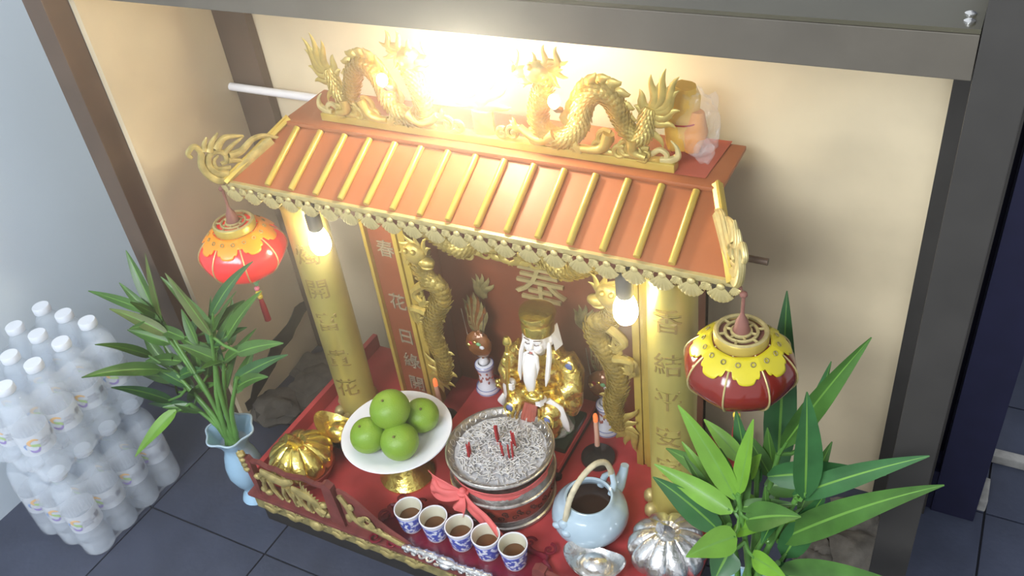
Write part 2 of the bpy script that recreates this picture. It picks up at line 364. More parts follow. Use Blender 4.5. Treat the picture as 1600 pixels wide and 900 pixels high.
def scale_coat(Q, f3, parent, m='gold', sp=.0066, th=.8, nk=9):
    """overlapping scales set in staggered rows along a body"""
    nrm = (Vector(f3(0, 0, 1))-Vector(f3(0, 0, 0))).normalized(); mb = MB(); d = 0; row = 0
    for i in range(1, len(Q)-1):
        p = Vector(f3(Q[i][0], Q[i][1], 0)); d += (p-Vector(f3(Q[i-1][0], Q[i-1][1], 0))).length
        if d < sp: continue
        d = 0; row += 1; T = (Vector(f3(Q[i+1][0], Q[i+1][1], 0))-Vector(f3(Q[i-1][0], Q[i-1][1], 0))).normalized(); b = T.cross(nrm).normalized(); r = Q[i][2]
        for k in range(nk):
            a = -1.75+3.5*(k+.5*(row % 2))/nk
            if a > 1.8: continue
            o = (nrm*th*math.cos(a)+b*math.sin(a)); c = p+o*r; o.normalize(); sd = T.cross(o).normalized(); w_ = r*3.5/nk*.56; tl = (T*-1+o*.42).normalized(); l = sp*1.25
            vs = [c+tl*l*-.35+o*.0004, c-sd*w_*.9, c+tl*l*.45-sd*w_*.95+o*.0006, c+tl*l*.85-sd*w_*.5+o*.0008, c+tl*l+o*.0008, c+tl*l*.85+sd*w_*.5+o*.0008, c+tl*l*.45+sd*w_*.95+o*.0006, c+sd*w_*.9, c+tl*l*.35+o*.0016, c+tl*l*.7-o*.0012]
            mb.add(vs, [(0, 1, 8), (1, 2, 8), (2, 3, 8), (3, 4, 8), (4, 5, 8), (5, 6, 8), (6, 7, 8), (7, 0, 8), (2, 1, 9), (3, 2, 9), (4, 3, 9), (5, 4, 9), (6, 5, 9), (7, 6, 9), (1, 0, 9), (0, 7, 9)])
    o = mb.build('scales', m, parent, smooth=False); o['kind'] = 'stuff'; return o
# carved leaves along the front band
pl_front = lambda s: (lambda a, b, t: (XC+s*a, .755-t, b))
rnd = random.Random(4)
for s in (-1, 1):
    f3 = pl_front(s)
    for k in range(7):
        mb = MB(); u0 = .405-k*.056
        flame(mb, (u0, .062), (u0-.05, .070), .0085, .25, f3)
        flame(mb, (u0-.004, .070), (u0-.036, .055), .006, -.25, f3)
        curl(mb, (u0-.03, .072), .009, 1.1, 1, .003, f3)
        if k == 2: mb.blob(f3(u0-.02, .066, .002), (.017, .008, .014), 10, 6)
        mb.build('carved_leaf', 'gold_dull', band)
for s in (-1, 1):
    hk = 1 if s < 0 else .82     # the right-hand rail is lower
    f3 = lambda a, b, t, s=s, hk=hk: (XC+s*a, .762-t, .0957+(b-.0957)*hk)
    # end panel with a pair of running animals
    hp = MB()
    hp.prism([(.41, .0957), (.42, .195), (.405, .200), (.398, .19), (.402, .0957)], f3, -.006, .006)
    hp.prism([(.402, .186), (.402, .192), (.38, .197), (.36, .190), (.34, .194), (.32, .186), (.30, .190), (.275, .197), (.25, .192), (.225, .196), (.225, .188), (.25, .186), (.275, .190), (.30, .182), (.32, .180), (.34, .187), (.36, .184), (.38, .190)], f3, -.004, .004)
    hp.prism([(.402, .0957), (.402, .106), (.228, .106), (.228, .0957)], f3, -.005, .005)
    hp.prism([(.228, .0957), (.226, .202), (.216, .208), (.204, .2), (.196, .0957)], f3, -.007, .007)
    hp = hp.build('animal_panel', 'red_dusty', S, smooth=False)
    for q in range(4):
        MB().blob(f3(.418-q*.001, .205-q*.0125, .004), (.009, .008, .0075), 10, 7, fn=lambda d: 1+.2*math.sin(d.x*9)).build('cloud_knob', 'gold_dull', hp)
    hz = MB()     # rear horse
    hz.tube([f3(.378, .172, .004), f3(.352, .170, .007), f3(.325, .166, .007), f3(.310, .172, .006), f3(.300, .178, .006)], [.009, .0125, .0115, .008, .005], 10, flat=((0, 1, 0), .5))
    for a, b, c, d in ((.374, .160, .384, .110), (.364, .155, .350, .108), (.328, .152, .334, .108), (.320, .152, .304, .110)):
        hz.tube([f3(a, b, .004), f3((a+c)/2+.004, (b+d)/2, .005), f3(c, d, .004), f3(c-.006, d-.003, .004)], [.0062, .0045, .0036, .003], 7)
    hz.tube([f3(.374, .168, .004), f3(.384, .16, .004), f3(.387, .14, .004)], [.005, .006, .002], 6)
    hz.build('carved_horse', 'gold_dull', hp)
    hz = MB()     # front horse with long mane
    hz.tube([f3(.306, .156, .006), f3(.288, .154, .008), f3(.268, .150, .008), f3(.254, .142, .008), f3(.246, .128, .008)], [.009, .0120, .0120, .009, .007], 10, flat=((0, 1, 0), .45))
    hz.tube([f3(.254, .126, .006), f3(.244, .118, .007), f3(.236, .116, .006)], [.009, .008, .005], 8)
    for a, b, c, d in ((.304, .148, .310, .106), (.296, .146, .284, .106), (.268, .140, .274, .104), (.260, .136, .252, .103)):
        hz.tube([f3(a, b, .005), f3((a+c)/2+.003, (b+d)/2, .006), f3(c, d, .005), f3(c-.006, d-.002, .005)], [.0065, .005, .004, .003], 7)
    for q in range(9): flame(hz, (.288-q*.004, .158-q*.003), (.276-q*.0055, .188-q*.006), .0035, .2, lambda a, b, t: f3(a, b, .006+t))
    hz.build('carved_horse', 'gold_dull', hp)
    for q, (a, b) in enumerate(((.389, .115), (.38, .11), (.245, .112), (.238, .108), (.395, .15), (.24, .135))): MB().blob(f3(a, b, .003), (.010, .006, .007), 10, 6).build('carved_cloud', 'gold_dull', hp)
    # swooping end piece
    sw = MB(); N = 14
    if s > 0: continue
    top = [(.196-.15*t, .196-.096*t+.012*math.sin(t*7)*(1-t)) for t in [i/N for i in range(N+1)]]
    sw.prism([(.196, .0957)]+top+[(.04, .0957)], f3, -.004, .001)
    sw = sw.build('swoop_panel', 'red_dusty', S, smooth=False)
    vn = MB(); f4 = lambda a, b, t: f3(a, b, .004+t)
    vn.tube([f4(*p, 0) for p in spline([(.19, .185), (.178, .16), (.172, .135), (.155, .12), (.13, .118), (.1, .112), (.06, .101)], 6)], .0066, 7, flat=((0, 1, 0), .7))
    for p0, p1, b in (((.178, .16), (.165, .17), .3), ((.172, .13), (.188, .112), .3), ((.15, .12), (.146, .148), -.3), ((.14, .119), (.128, .138), .3), ((.12, .116), (.112, .128), .3), ((.1, .112), (.088, .114), .2)):
        flame(vn, p0, p1, .009, b, f4)
    curl(vn, (.138, .14), .008, 1.2, 0, .003, f4)
    vn.build('carved_vine', 'gold_dull', sw)
for s in (-1, 1): bxs('side_rail', 'red_lacquer', (s*.428, .775, .0917), (s*.440, 1.22, .128))     # low side rails of the tray
# ---------------------------------------------------------------- pillars, couplets, niche
def wrap_text(txt, size, ext, cx, cy, cz, r, a0):
    vs, fs = text_geo(txt, size, ext); out = []
    for x, y, z in vs:
        a = a0+x/r; rr = r-y; out.append((cx+rr*math.sin(a), cy-rr*math.cos(a), cz+z))
    return out, fs
for s, txt, zs in ((-1, '燭開富貴花', (.53, .45, .37, .275, .195)), (1, '香結平安字', (.565, .478, .40, .315, .24))):
    px = XC+s*.35; py = 1.03
    pil = MB().lathe([(0, .0917), (.043, .0917), (.043, .1), (.0385, .105), (.0395, .3), (.0395, .5), (.038, .62), (.041, .625), (.041, .636), (0, .636)], (px, py, 0), 36).build('pillar', 'pillar_gold', S)
    for ch, z in zip(txt, zs):
        a0 = (.12 if s > 0 else .38)
        v, f = wrap_text(ch, .05, .0008, px, py, z, .0398, a0)
        MB().add(v, f).build('carved_character', 'glyph_gold', pil, smooth=False)
    ft = MB()
    for k in range(8):
        a = 2*PI*k/8; ft.blob((px+.043*math.cos(a), py+.043*math.sin(a), .104), (.014, .014, .016), 8, 6)
    ft.build('pillar_foot', 'gold_pale', S)
    cp = bxs('couplet_panel', 'niche_red', (XN+s*.2525, 1.112, .0917), (XN+s*.318, 1.124, .60))
    for ch, z in zip('春花日綠開' if s < 0 else '秋月夜清圓', (.485, .355, .262, .195, .13)):
        v, f = text_geo(ch, .042, .0022)
        MB().add([(x+XC+XN+s*.280, y+1.1118, zz+z) for x, y, zz in v], f).build('raised_character', 'glyph_grey', cp, smooth=False)
    for u0, u1, dd in ((.222, .235, .010), (.2355, .2415, .006), (.242, .252, .010), (.314, .322, .010)):
        bxs('frame_rail', 'gold_yellow', (XN+s*u0, 1.112-dd, .0917), (XN+s*u1, 1.1255, .60))
    bxs('niche_side', 'niche_red', (XN+s*.225, 1.126, .0917), (XN+s*.235, 1.2195, .60))
    bxs('body_side', 'niche_red', (XN+s*.31, 1.1245, .0917), (XN+s*.32, 1.2195, .636))
nb = bxs('niche_back', 'niche_red', (XN-.32, 1.2, .0917), (XN+.32, 1.2195, .636))
v, f = text_geo('奉', .115, .003)
MB().add([(x+XC+.03, y+1.1965, z+.40) for x, y, z in v], f).build('raised_character', 'gold_pale', nb, smooth=False)
for (u, z) in ((-.10, .36), (-.13, .30), (.12, .34), (.15, .26)):
    fm = MB()
    for q in range(5): flame(fm, (u, z-.02), (u+.03*math.cos(q*.5+.5), z+.04*math.sin(q*.5+.5)), .008, .2, lambda a, b, t: (XC+a, 1.197-t, b))
    fm.build('painted_leaf', 'gold_old', nb)
bxs('lintel', 'niche_red', (XN-.32, 1.1125, .60), (XN+.32, 1.1245, .636))
bxs('niche_ceiling', 'niche_red', (-.37, 1.0, .6365), (.37, 1.2195, .66))
# dragon pillars on both sides of the niche and dragons along the lintel
COL = [(.166, .512), (.174, .476), (.162, .447), (.142, .435), (.140, .407), (.157, .377), (.172, .34), (.176, .301), (.170, .274), (.164, .245), (.168, .21), (.176, .179)]
COLR = [.019, .017, .018, .019, .0195, .0195, .019, .0185, .018, .017, .015, .011]
for s in (-1, 1):
    f3 = lambda a, b, t, s=s: (XC+XN+s*(a+.019), 1.096-t, b)
    mb = MB(); BQ = scaled_body(mb, COL, COLR, f3, 18, .8); dr = mb.build('dragon_column', 'gold', S); scale_coat(BQ, f3, dr, sp=.008)
    mb = MB()
    for a, b, c, d in ((.155, .425, .121, .416), (.15, .40, .128, .383), (.163, .372, .143, .345), (.185, .325, .152, .300), (.185, .295, .150, .278), (.176, .27, .136, .262), (.165, .25, .142, .230), (.165, .22, .140, .200)):
        flame(mb, (a, b), (c, d), .011, .25, f3)
    for c, d in ((.206, .132), (.183, .142), (.165, .155), (.150, .170), (.150, .2), (.213, .183), (.209, .215), (.212, .25)):
        flame(mb, (.184, .19), (c, d), .009, .2, f3)
    mb.build('fin', 'gold', dr)
    mb = MB(); f4 = lambda a, b, t: f3(a, b, .010+t)
    mb.blob(f4(.172, .512, 0), (.024, .016, .024), 14, 10); mb.blob(f4(.150, .497, .002), (.018, .012, .011), 12, 8); mb.blob(f4(.152, .484, -.002), (.014, .010, .006), 10, 6)
    for e in (.166, .182): mb.blob(f4(e, .523, .014), .0055, 8, 6)
    for c, d in ((.135, .53), (.14, .55), (.165, .555), (.19, .55), (.205, .53), (.21, .505), (.205, .48)): flame(mb, (.175, .515), (c, d), .007, .3, f4)
    curl(mb, (.182, .48), .014, 1.2, 0, .004, f4)
    mb.build('dragon_head', 'gold', dr)
    mb = MB()
    for pts in ([(.168, .44), (.195, .415), (.183, .395)], [(.175, .37), (.205, .372), (.205, .35)]):
        mb.tube([f4(*p, 0) for p in spline(pts, 5)], [.010-.0004*i for i in range(11)], 8)
    for c in ((.183, .395), (.205, .35)):
        for q in range(4): flame(mb, c, (c[0]+.02*math.cos(2.2+q*.8), c[1]+.02*math.sin(2.2+q*.8)), .0045, .3, f4)
        curl(mb, (c[0]+.004, c[1]+.02), .012, 1.2, 2, .004, f4)
    mb.build('claw', 'gold', dr)
    # lintel dragon
    fz = lambda a, b, t, s=s: (XC+XN+s*a*1.12, 1.100-t, b+.016)
    mb = MB(); BQ = scaled_body(mb, [(.16, .55), (.135, .54), (.11, .525), (.09, .518), (.072, .53), (.055, .545), (.035, .535), (.018, .53)], [.012, .017, .018, .018, .017, .016, .014, .008], fz, 24, .8)
    ld = mb.build('lintel_dragon', 'gold', S); scale_coat(BQ, fz, ld, sp=.0075); mb = MB()
    for a, b, c, d in ((.12, .545, .11, .562), (.095, .535, .085, .56), (.06, .555, .04, .57), (.03, .54, .012, .56), (.1, .51, .085, .492), (.06, .525, .05, .505), (.03, .525, .01, .505), (.012, .525, -.004, .5), (.15, .54, .165, .565)):
        mb = MB(); flame(mb, (a, b), (c, d), .008, .3, fz); mb.build('fin', 'gold', ld)
    for c in ((.078, .505), (.045, .515), (.14, .56), (.19, .555)): mb = MB(); curl(mb, c, .013, 1.3, 1, .004, fz); mb.build('carved_cloud', 'gold', ld)
# ---------------------------------------------------------------- roof
e0, e1 = Vector((0, .978, .676)), Vector((0, 1.098, .737)); sl = (e1-e0).normalized(); nr = Vector((0, -sl.z, sl.y))
rf = MB(); th = .012
tp = [(-.452, e0), (.452, e0), (.395, e1), (-.395, e1)]
rf.add([(XC+u, p.y, p.z) for u, p in tp]+[(XC+u, p.y+.004, p.z-th) for u, p in tp], [(0, 1, 2, 3), (7, 6, 5, 4), (0, 4, 5, 1), (1, 5, 6, 2), (2, 6, 7, 3), (3, 7, 4, 0)])
rf = rf.build('roof_slope', 'roof_red', S, smooth=False)
rod = None
for k in range(15):
    u = -.366+k*.0523
    a = e0+sl*.006+nr*.004; b = e0+sl*.128+nr*.004
    n0 = len(sl)
    if rod is None:
        rod = MB().tube([tuple(a+Vector((XC+u, 0, 0))), tuple(a+sl*.002+Vector((XC+u, 0, 0))), tuple(b+Vector((XC+u, 0, 0)))], [.0052, .0058, .0058], 10).build('roof_rod', 'gold_yellow', rf); u0 = u; o = rod
    else:
        o = rod.copy(); C.objects.link(o); o.location.x += u-u0
for s in (-1, 1):      # side slopes, hip rails, upswept corner ornaments
    a, b = Vector((XC+s*.452, .978, .676)), Vector((XC+s*.395, 1.098, .737))
    bxs('gable_board', 'niche_red', (s*.358, 1.10, .6605), (s*.368, 1.2195, .7373))
    hd = (b-a).normalized()
    hr = MB(); hr.tube([a-hd*.008+Vector((0, 0, .006)), a+Vector((0, 0, .007)), b+hd*.006+Vector((0, 0, .007))], .008, 4)
    hr.tube([a-hd*.008+Vector((0, 0, .012)), b+hd*.004+Vector((0, 0, .013))], .0035, 6)
    hr.build('hip_rail', 'gold_yellow', S, smooth=False)
    od = Vector((s*.5, -.87, 0)).normalized(); nn = Vector((od.y, -od.x, 0)); base = Vector((XC+s*.457, .975, 0))
    f3 = lambda q, z, t: tuple(base+od*q+nn*t+Vector((0, 0, z)))
    fin = MB()
    def stroke(pts, w0, w1, th=.75):
        Q = spline(pts, 6); n = len(Q)
        for dt in ((0,) if w0 < .004 else (-.0035, .0035)):
            fin.tube([f3(p[0], p[1], dt*.3) for p in Q], [1.45*(w0+(w1-w0)*i/(n-1)) for i in range(n)], 8, flat=(nn, th))
    stroke([(-.1, .722), (-.06, .706), (-.02, .688), (.004, .682), (.022, .697), (.030, .722), (.024, .745), (.032, .760), (.045, .752), (.042, .742)], .007, .0025)
    stroke([(-.008, .690), (.008, .698), (.018, .715), (.014, .733), (0, .738), (-.013, .728), (-.012, .714), (-.002, .712)], .0048, .0025)
    stroke([(-.016, .700), (.006, .707), (.008, .722), (-.002, .729)], .003, .002)
    stroke([(.01, .742), (.002, .755), (-.014, .769)], .006, .001)
    stroke([(.018, .746), (.014, .758), (.006, .768)], .0045, .001)
    stroke([(-.002, .742), (-.022, .756), (-.054, .748)], .0065, .001)
    stroke([(-.012, .728), (-.03, .738), (-.054, .747)], .004, .001)
    stroke([(-.02, .722), (-.042, .722), (-.066, .735), (-.088, .735), (-.112, .722)], .0055, .002)
    stroke([(-.016, .715), (-.032, .708), (-.044, .700)], .005, .001)
    fin.build('corner_finial', 'gold_pale' if s > 0 else 'gold_dull', S)
pg = MB().tube([(XC+.45, 1.0, .703), (XC+.495, .998, .704)], .005, 10).build('wooden_peg', 'frame_brown', S)
# eave board with three-petal fans
ev = bxs('eave_board', 'gold_pale', (-.455, .974, .668), (.455, .982, .6775), bevel=.001)
def fan():
    mb = MB()
    for cx, r0, a0, a1 in ((0, .0300, -2.55, -.59), (-.0165, .0155, -3.0, -1.0), (.0165, .0155, -2.14, -.14)):
        n = 22; vs = []; fs = []
        for i in range(n+1):
            a = a0+(a1-a0)*i/n; rib = .0016*(1 if i % 3 else 0)
            for q, (r, d) in enumerate(((.0015, .002), (r0*.5, .0028), (r0*.88, .0030+rib*.8), (r0, .0014+rib))):
                vs.append((cx+r*math.cos(a)*.78, -d-(.0015 if cx == 0 else 0), .004+r*math.sin(a)))
            vs.append((cx+r0*math.cos(a)*.78, .004, .004+r0*math.sin(a)))
        for i in range(n):
            for q in range(4): fs.append((i*5+q, i*5+q+1, (i+1)*5+q+1, (i+1)*5+q))
        mb.add(vs, fs)
    mb.blob((0, -.004, .001), (.006, .003, .005), 10, 6)
    return mb
fan0 = None
for k in range(22):
    u = -.44+k*.0419
    if fan0 is None: o = fan0 = fan().build('eave_fan', 'gold_pale', ev, world=False)
    else: o = fan0.copy(); C.objects.link(o)
    o.location = Vector((XC+u, .9735, .668))-S.location
# ridge cap and the board that carries the roof dragons
bxs('ridge_cap', 'roof_red', (-.402, 1.092, .7375), (.402, 1.222, .7455), bevel=.003)
rb = bxs('ridge_board', 'gold_yellow', (-.325, 1.112, .746), (.325, 1.132, .760), bevel=.002)
DB = [(.287, .846), (.282, .827), (.278, .806), (.268, .794), (.253, .802), (.242, .824), (.231, .848), (.212, .860), (.191, .850), (.18, .829), (.173, .802), (.153, .779), (.128, .775), (.108, .790), (.106, .815), (.112, .839), (.121, .862), (.118, .88)]
DR = [.009, .0115, .0125, .013, .0135, .0145, .015, .015, .015, .015, .015, .015, .0155, .0155, .015, .0145, .014, .012]
for s in (-1, 1):
    f3 = lambda a, b, t, s=s: (XC+s*a, 1.120-t, b)
    mb = MB(); BQ = scaled_body(mb, DB[::-1], DR[::-1], f3, 18, .9)
    dr = mb.build('roof_dragon', 'gold', S); scale_coat(BQ, f3, dr, th=.9)
    mb = MB()      # tail flames
    for c, d, b in ((.271, .872, .2), (.289, .896, -.15), (.311, .907, -.15), (.330, .897, -.2), (.330, .876, -.25), (.331, .845, -.3), (.325, .817, -.3), (.306, .782, -.3), (.262, .845, .2)):
        flame(mb, (.287+(c-.287)*.05, .838+(d-.838)*.05), (c, d), .0085, b, f3, .55, 9)
    for c, d, b in ((.300, .885, -.1), (.320, .886, -.1), (.318, .86, -.2), (.32, .832, -.2)): flame(mb, (.29, .84), (c, d), .006, b, f3, .55)
    mb.build('tail_flame', 'gold', dr)
    mb = MB()      # dorsal flames
    for a, b, c, d, w in ((.155, .80, .153, .83, .007), (.168, .82, .162, .85, .008), (.178, .84, .170, .865, .009), (.187, .855, .183, .88, .010), (.198, .866, .205, .890, .010), (.212, .872, .228, .886, .010), (.225, .866, .245, .880, .010), (.235, .855, .258, .862, .009), (.243, .838, .264, .84, .008), (.25, .82, .266, .822, .007)):
        flame(mb, (a, b), (c, d), w, .3, f3, .5)
    mb.build('dorsal_flame', 'gold', dr)
    f4 = lambda a, b, t: f3(a, b, .006+t)
    mb = MB()      # head
    mb.blob(f4(.113, .884, 0), (.022, .016, .018), 14, 10); mb.blob(f4(.09, .882, 0), (.018, .012, .009), 12, 8); mb.blob(f4(.094, .868, 0), (.014, .010, .005), 12, 6)
    mb.blob(f4(.076, .887, .004), (.006, .007, .006), 8, 6); mb.blob(f4(.107, .896, .012), .0055, 8, 6)
    for c, d in ((.129, .928), (.149, .927)): flame(mb, (c-.016, .893), (c, d), .0065, -.35, f4, .9, 8)
    for c, d in ((.166, .906), (.164, .880), (.150, .862), (.156, .892), (.108, .915)): flame(mb, (.12, .883), (c, d), .0075, .25, f4, .6)
    for c, d in ((.078, .862), (.088, .855), (.068, .90), (.083, .918)): flame(mb, (.092, .874), (c, d), .004, .3, f4, .8)
    mb.build('dragon_head', 'gold', dr)
    mb = MB()      # legs with claws
    for pts in ([(.135, .785), (.112, .772), (.09, .778), (.075, .79)], [(.225, .80), (.215, .775), (.196, .768), (.178, .768)], [(.262, .795), (.262, .775), (.282, .768)]):
        Q = spline(pts, 5); mb.tube([f4(*p, .004) for p in Q], [.0095-.004*i/len(Q) for i in range(len(Q))], 9)
        c = pts[-1]
        for q in range(4): flame(mb, c, (c[0]-.018*math.cos(q*.5-.6), c[1]+.016*math.sin(q*.6-.6)), .004, .3, lambda a, b, t: f4(a, b, .004+t), .8)
    mb.build('claw', 'gold', dr)
    # clouds below
    for c, r in (((.218, .787), .016), ((.252, .775), .016), ((.24, .768), .012), ((.28, .772), .010), ((.205, .772), .010), ((.06, .775), .012), ((.04, .772), .010)):
        mb = MB(); curl(mb, c, r, 1.4, 1, .0045, f4, 1, .8); mb.blob(f4(c[0], c[1], -.004), (r*.8, .005, r*.7), 10, 6); mb.build('carved_cloud', 'gold', dr)
    for a in (.1, .13, .16, .18, .22, .26): MB().blob(f4(a, .764, -.003), (.016, .006, .007), 10, 6).build('carved_cloud', 'gold', dr)
    mb = MB()      # scroll at the end of the board
    mb.tube([f3(*p, 0) for p in spline([(.265, .764), (.285, .768), (.30, .778), (.311, .772), (.308, .762), (.302, .762)], 6)], .0045, 8, flat=((0, 1, 0), .9))
    mb.tube([f3(*p, 0) for p in spline([(.302, .761), (.318, .764), (.328, .772), (.326, .786), (.317, .796)], 6)], [.006]*12+[.0055-.0004*i for i in range(13)], 8, flat=((0, 1, 0), .9))
    mb.build('scroll', 'gold_pale', rb)
# carved cloud that carries the lamp between the dragons
mb = MB(); f3 = lambda a, b, t: (XC+a, 1.128-t, b)
for k in range(9): flame(mb, (0, .80), (.055*math.cos(PI*k/8), .81+.09*math.sin(PI*k/8)), .010, .15*(1 if k < 4 else -1), f3)
mb.tube([f3(0, .76, 0), f3(0, .80, 0)], .02, 10, flat=((0, 1, 0), .5))
mb.build('flame_rosette', 'gold', S)
# ---------------------------------------------------------------- lamps
t = thing('globe_lamp', 'bright glowing white globe bulb between the two roof dragons', 'lamp', (XC, 1.095, .85))
MB().lathe([(0, 0), (.012, 0), (.013, .004), (.013, .016), (.010, .02), (0, .02)], (XC, 1.095, .842), 16).build('socket', 'socket', t)
MB().blob((XC, 1.095, .889), (.030, .030, .031), 24, 16).build('bulb', 'bulb_main', t)
for s, nm in ((-1, 'left'), (1, 'right')):
    t = thing('small_bulb', 'small glowing orange-red bulb on the '+nm+' roof dragon', 'lamp', (XC+s*.152, 1.085, .845), 'small bulbs on the roof dragons')
    MB().blob((XC+s*.152, 1.085, .855), (.0095, .0095, .011), 14, 10).build('bulb', 'bulb_red', t)
    MB().tube([(XC+s*.152, 1.085, .846), (XC+s*.152, 1.092, .838), (XC+s*.152, 1.104, .832)], .005, 8).build('socket', 'socket', t)
    t = thing('pendant_bulb', 'lit clear bulb in a dark socket under the eave, before the '+nm+' pillar', 'lamp', (XC+s*.29, .99, .60), 'bulbs under the eave')
    MB().lathe([(0, .600), (.0125, .600), (.0135, .604), (.0135, .632), (.011, .638), (.011, .655), (0, .655)], (XC+s*.29, .99, 0), 16).build('socket', 'socket', t)
    MB().lathe([(0, .5475), (.008, .5485), (.014, .553), (.018, .561), (.0192, .571), (.0178, .583), (.014, .594), (.0115, .600), (0, .600)], (XC+s*.29, .99, 0), 20).build('bulb', 'bulb_eave', t)
# ---------------------------------------------------------------- lanterns
def lantern(s, lab, lit):
    cx, cy, cz = XC+s*.471, .972, (.527 if s < 0 else .533)
    t = thing('palace_lantern', lab, 'lantern', (cx, cy, cz-.06), 'lanterns at the eave corners')
    skin = 'lantern_lit' if lit else 'lantern_skin'; col = 'collar_orange' if lit else 'collar_yellow'
    R = lambda q: .082*math.sin(PI*(.12+.785*q))**.62      # q 0 bottom .. 1 top
    Z = lambda q: cz-.048+.098*q
    fac = lambda a: math.cos(PI/8)/math.cos((a % (PI/4))-PI/8)*.55+.45
    MB().lathe([(R(i/14), Z(i/14)-cz) for i in range(15)], (cx, cy, cz), 48, rf=lambda a, z, q: fac(a)).build('globe', skin, t)
    for k in range(8):
        a = k*PI/4
        MB().tube([(cx+(R(i/12)+.0006)*math.cos(a), cy+(R(i/12)+.0006)*math.sin(a), Z(i/12)) for i in range(13)], .0014, 6).build('rib', 'gold_pale', t)
    def coll(q0, q1, d):
        def lob(a):
            x = 2*((a/(PI/4)) % 1)-1; return .46+.54*math.sqrt(max(0, 1-(x/.8)**2))-.13*math.exp(-((abs(x)-.52)/.10)**2)
        def fn(u, v):
            a = u*2*PI; q = q0+(q1-q0)*v*lob(a); r = (R(q)+d)*fac(a); return (cx+r*math.cos(a), cy+r*math.sin(a), Z(q)+d)
        return MB().grid(257, 9, fn)
    cl = coll(.99, .73, .0022).build('collar', col, t)
    so = cl.modifiers.new('thickness', 'SOLIDIFY'); so.thickness = .0015
    cb = coll(.01, .14, .0018).build('bottom_trim', col, t)
    so = cb.modifiers.new('thickness', 'SOLIDIFY'); so.thickness = .0015
    for k in range(16):
        a = 2*PI*(k+.5)/16; r = R(.93)*fac(a)+.0035
        MB().torus((0, 0, 0), .0032, .0009, 12, 5).xform(Matrix.Translation((cx+r*math.cos(a), cy+r*math.sin(a), Z(.93)+.003)) @ Matrix.Rotation(a, 4, 'Z') @ Matrix.Rotation(.75, 4, 'Y')).build('collar_ring', 'gold_old' if not lit else 'gold_dull', cl)
    zt = Z(1)
    MB().lathe([(.0385, -.002), (.039, .014), (.0375, .016), (.0345, .016), (.0335, .012), (.0335, -.002)], (cx, cy, zt-.001), 40, closed=True).build('cap_ring', 'gold_yellow', t)
    cd = MB().lathe([(0, 0), (.0345, 0), (.0345, .002), (0, .002)], (cx, cy, zt+.006), 32).build('cap_plate', skin if lit else 'cord_brown', t)
    la = MB(); la.torus((cx, cy, zt+.0135), .0345, .0036, 36, 6); la.torus((cx, cy, zt+.0135), .0225, .0026, 30, 6); la.torus((cx, cy, zt+.0135), .013, .003, 24, 6)
    for k in range(6):
        a = k*PI/3; la.tube([(cx+.013*math.cos(a), cy+.013*math.sin(a), zt+.0135), (cx+.0225*math.cos(a), cy+.0225*math.sin(a), zt+.0135)], .0022, 6)
        a += PI/6; la.tube([(cx+.0225*math.cos(a), cy+.0225*math.sin(a), zt+.0135), (cx+.0345*math.cos(a), cy+.0345*math.sin(a), zt+.0135)], .0022, 6)
    la.build('cap_lattice', 'gold_pale', t)
    MB().lathe([(0, 0), (.0125, 0), (.0125, .004), (.010, .012), (.009, .02), (.004, .03), (.0025, .036), (0, .036)], (cx, cy, zt+.012), 16).build('knob', 'cord_brown', t)
    MB().tube([(cx, cy, zt+.044), (cx, cy+.001, .655), (cx-s*.006, cy+.003, .672)], .0026, 8).build('cord', 'cord_brown', t)
    MB().blob((cx, cy, .662), (.006, .006, .005), 8, 6).build('knot', 'cord_brown', t)
    zb = Z(0)
    MB().lathe([(0, -.004), (.02, -.004), (.034, 0), (.034, .006), (0, .006)], (cx, cy, zb-.002), 32).build('bottom_plate', 'gold_old', t)
    MB().tube([(cx, cy, zb-.004), (cx, cy, zb-.05)], .0012, 6).build('tassel_cord', 'cord_brown', t)
    jd = MB()
    for q in range(5): a = q*2*PI/5; jd.blob((cx+.007*math.cos(a), cy, zb-.022+.009*math.sin(a)), (.006, .003, .007), 8, 6)
    jd.build('jade_charm', 'jade', t)
    MB().blob((cx, cy, zb-.044), .0055, 10, 8).build('bead', 'bead_pink', t)
    MB().blob((cx, cy, zb-.055), .0062, 10, 8).build('bead', 'bead_yellow', t)
    MB().blob((cx+.001, cy, zb-.064), .0055, 10, 8).build('bead', 'bead_yellow', t)
    MB().lathe([(0, 0), (.004, -.002), (.0058, -.02), (.0065, -.055), (0, -.056)], (cx, cy, zb-.068), 14, rf=lambda a, z, q: 1+.12*math.sin(a*7)).build('tassel', 'tassel_red', t)
lantern(-1, 'glowing red palace lantern with orange collar at the left eave corner', True)
lantern(1, 'unlit dark red palace lantern with yellow collar at the right eave corner', False)
# ---------------------------------------------------------------- things on the roof cap
ps = MB().add([(-.40, 1.226, .7465), (-.331, 1.226, .7475), (-.338, 1.112, .7468), (-.42, 1.112, .7465), (-.40, 1.226, .7462), (-.331, 1.226, .7472), (-.338, 1.112, .7465), (-.42, 1.112, .7462)],
              [(0, 1, 2, 3), (7, 6, 5, 4), (0, 4, 5, 1), (1, 5, 6, 2), (2, 6, 7, 3), (3, 7, 4, 0)]).build('red_paper_sheet', 'red_paper', smooth=False)
tag(ps, 'flat red paper sheet lying on the right end of the roof cap', 'paper')
t = thing('wrapped_bundle', 'orange and yellow bundle in crumpled clear plastic behind the right dragon', 'bundle', (-.385, 1.178, .7475))
MB().tube([(-.40, 1.178, .756), (-.398, 1.178, .80), (-.392, 1.178, .845), (-.39, 1.178, .856)], [.020, .026, .024, .016], 14, fn=lambda i, j: 1+.08*math.sin(j*2.1+i)).build('roll', 'bundle_yellow', t)
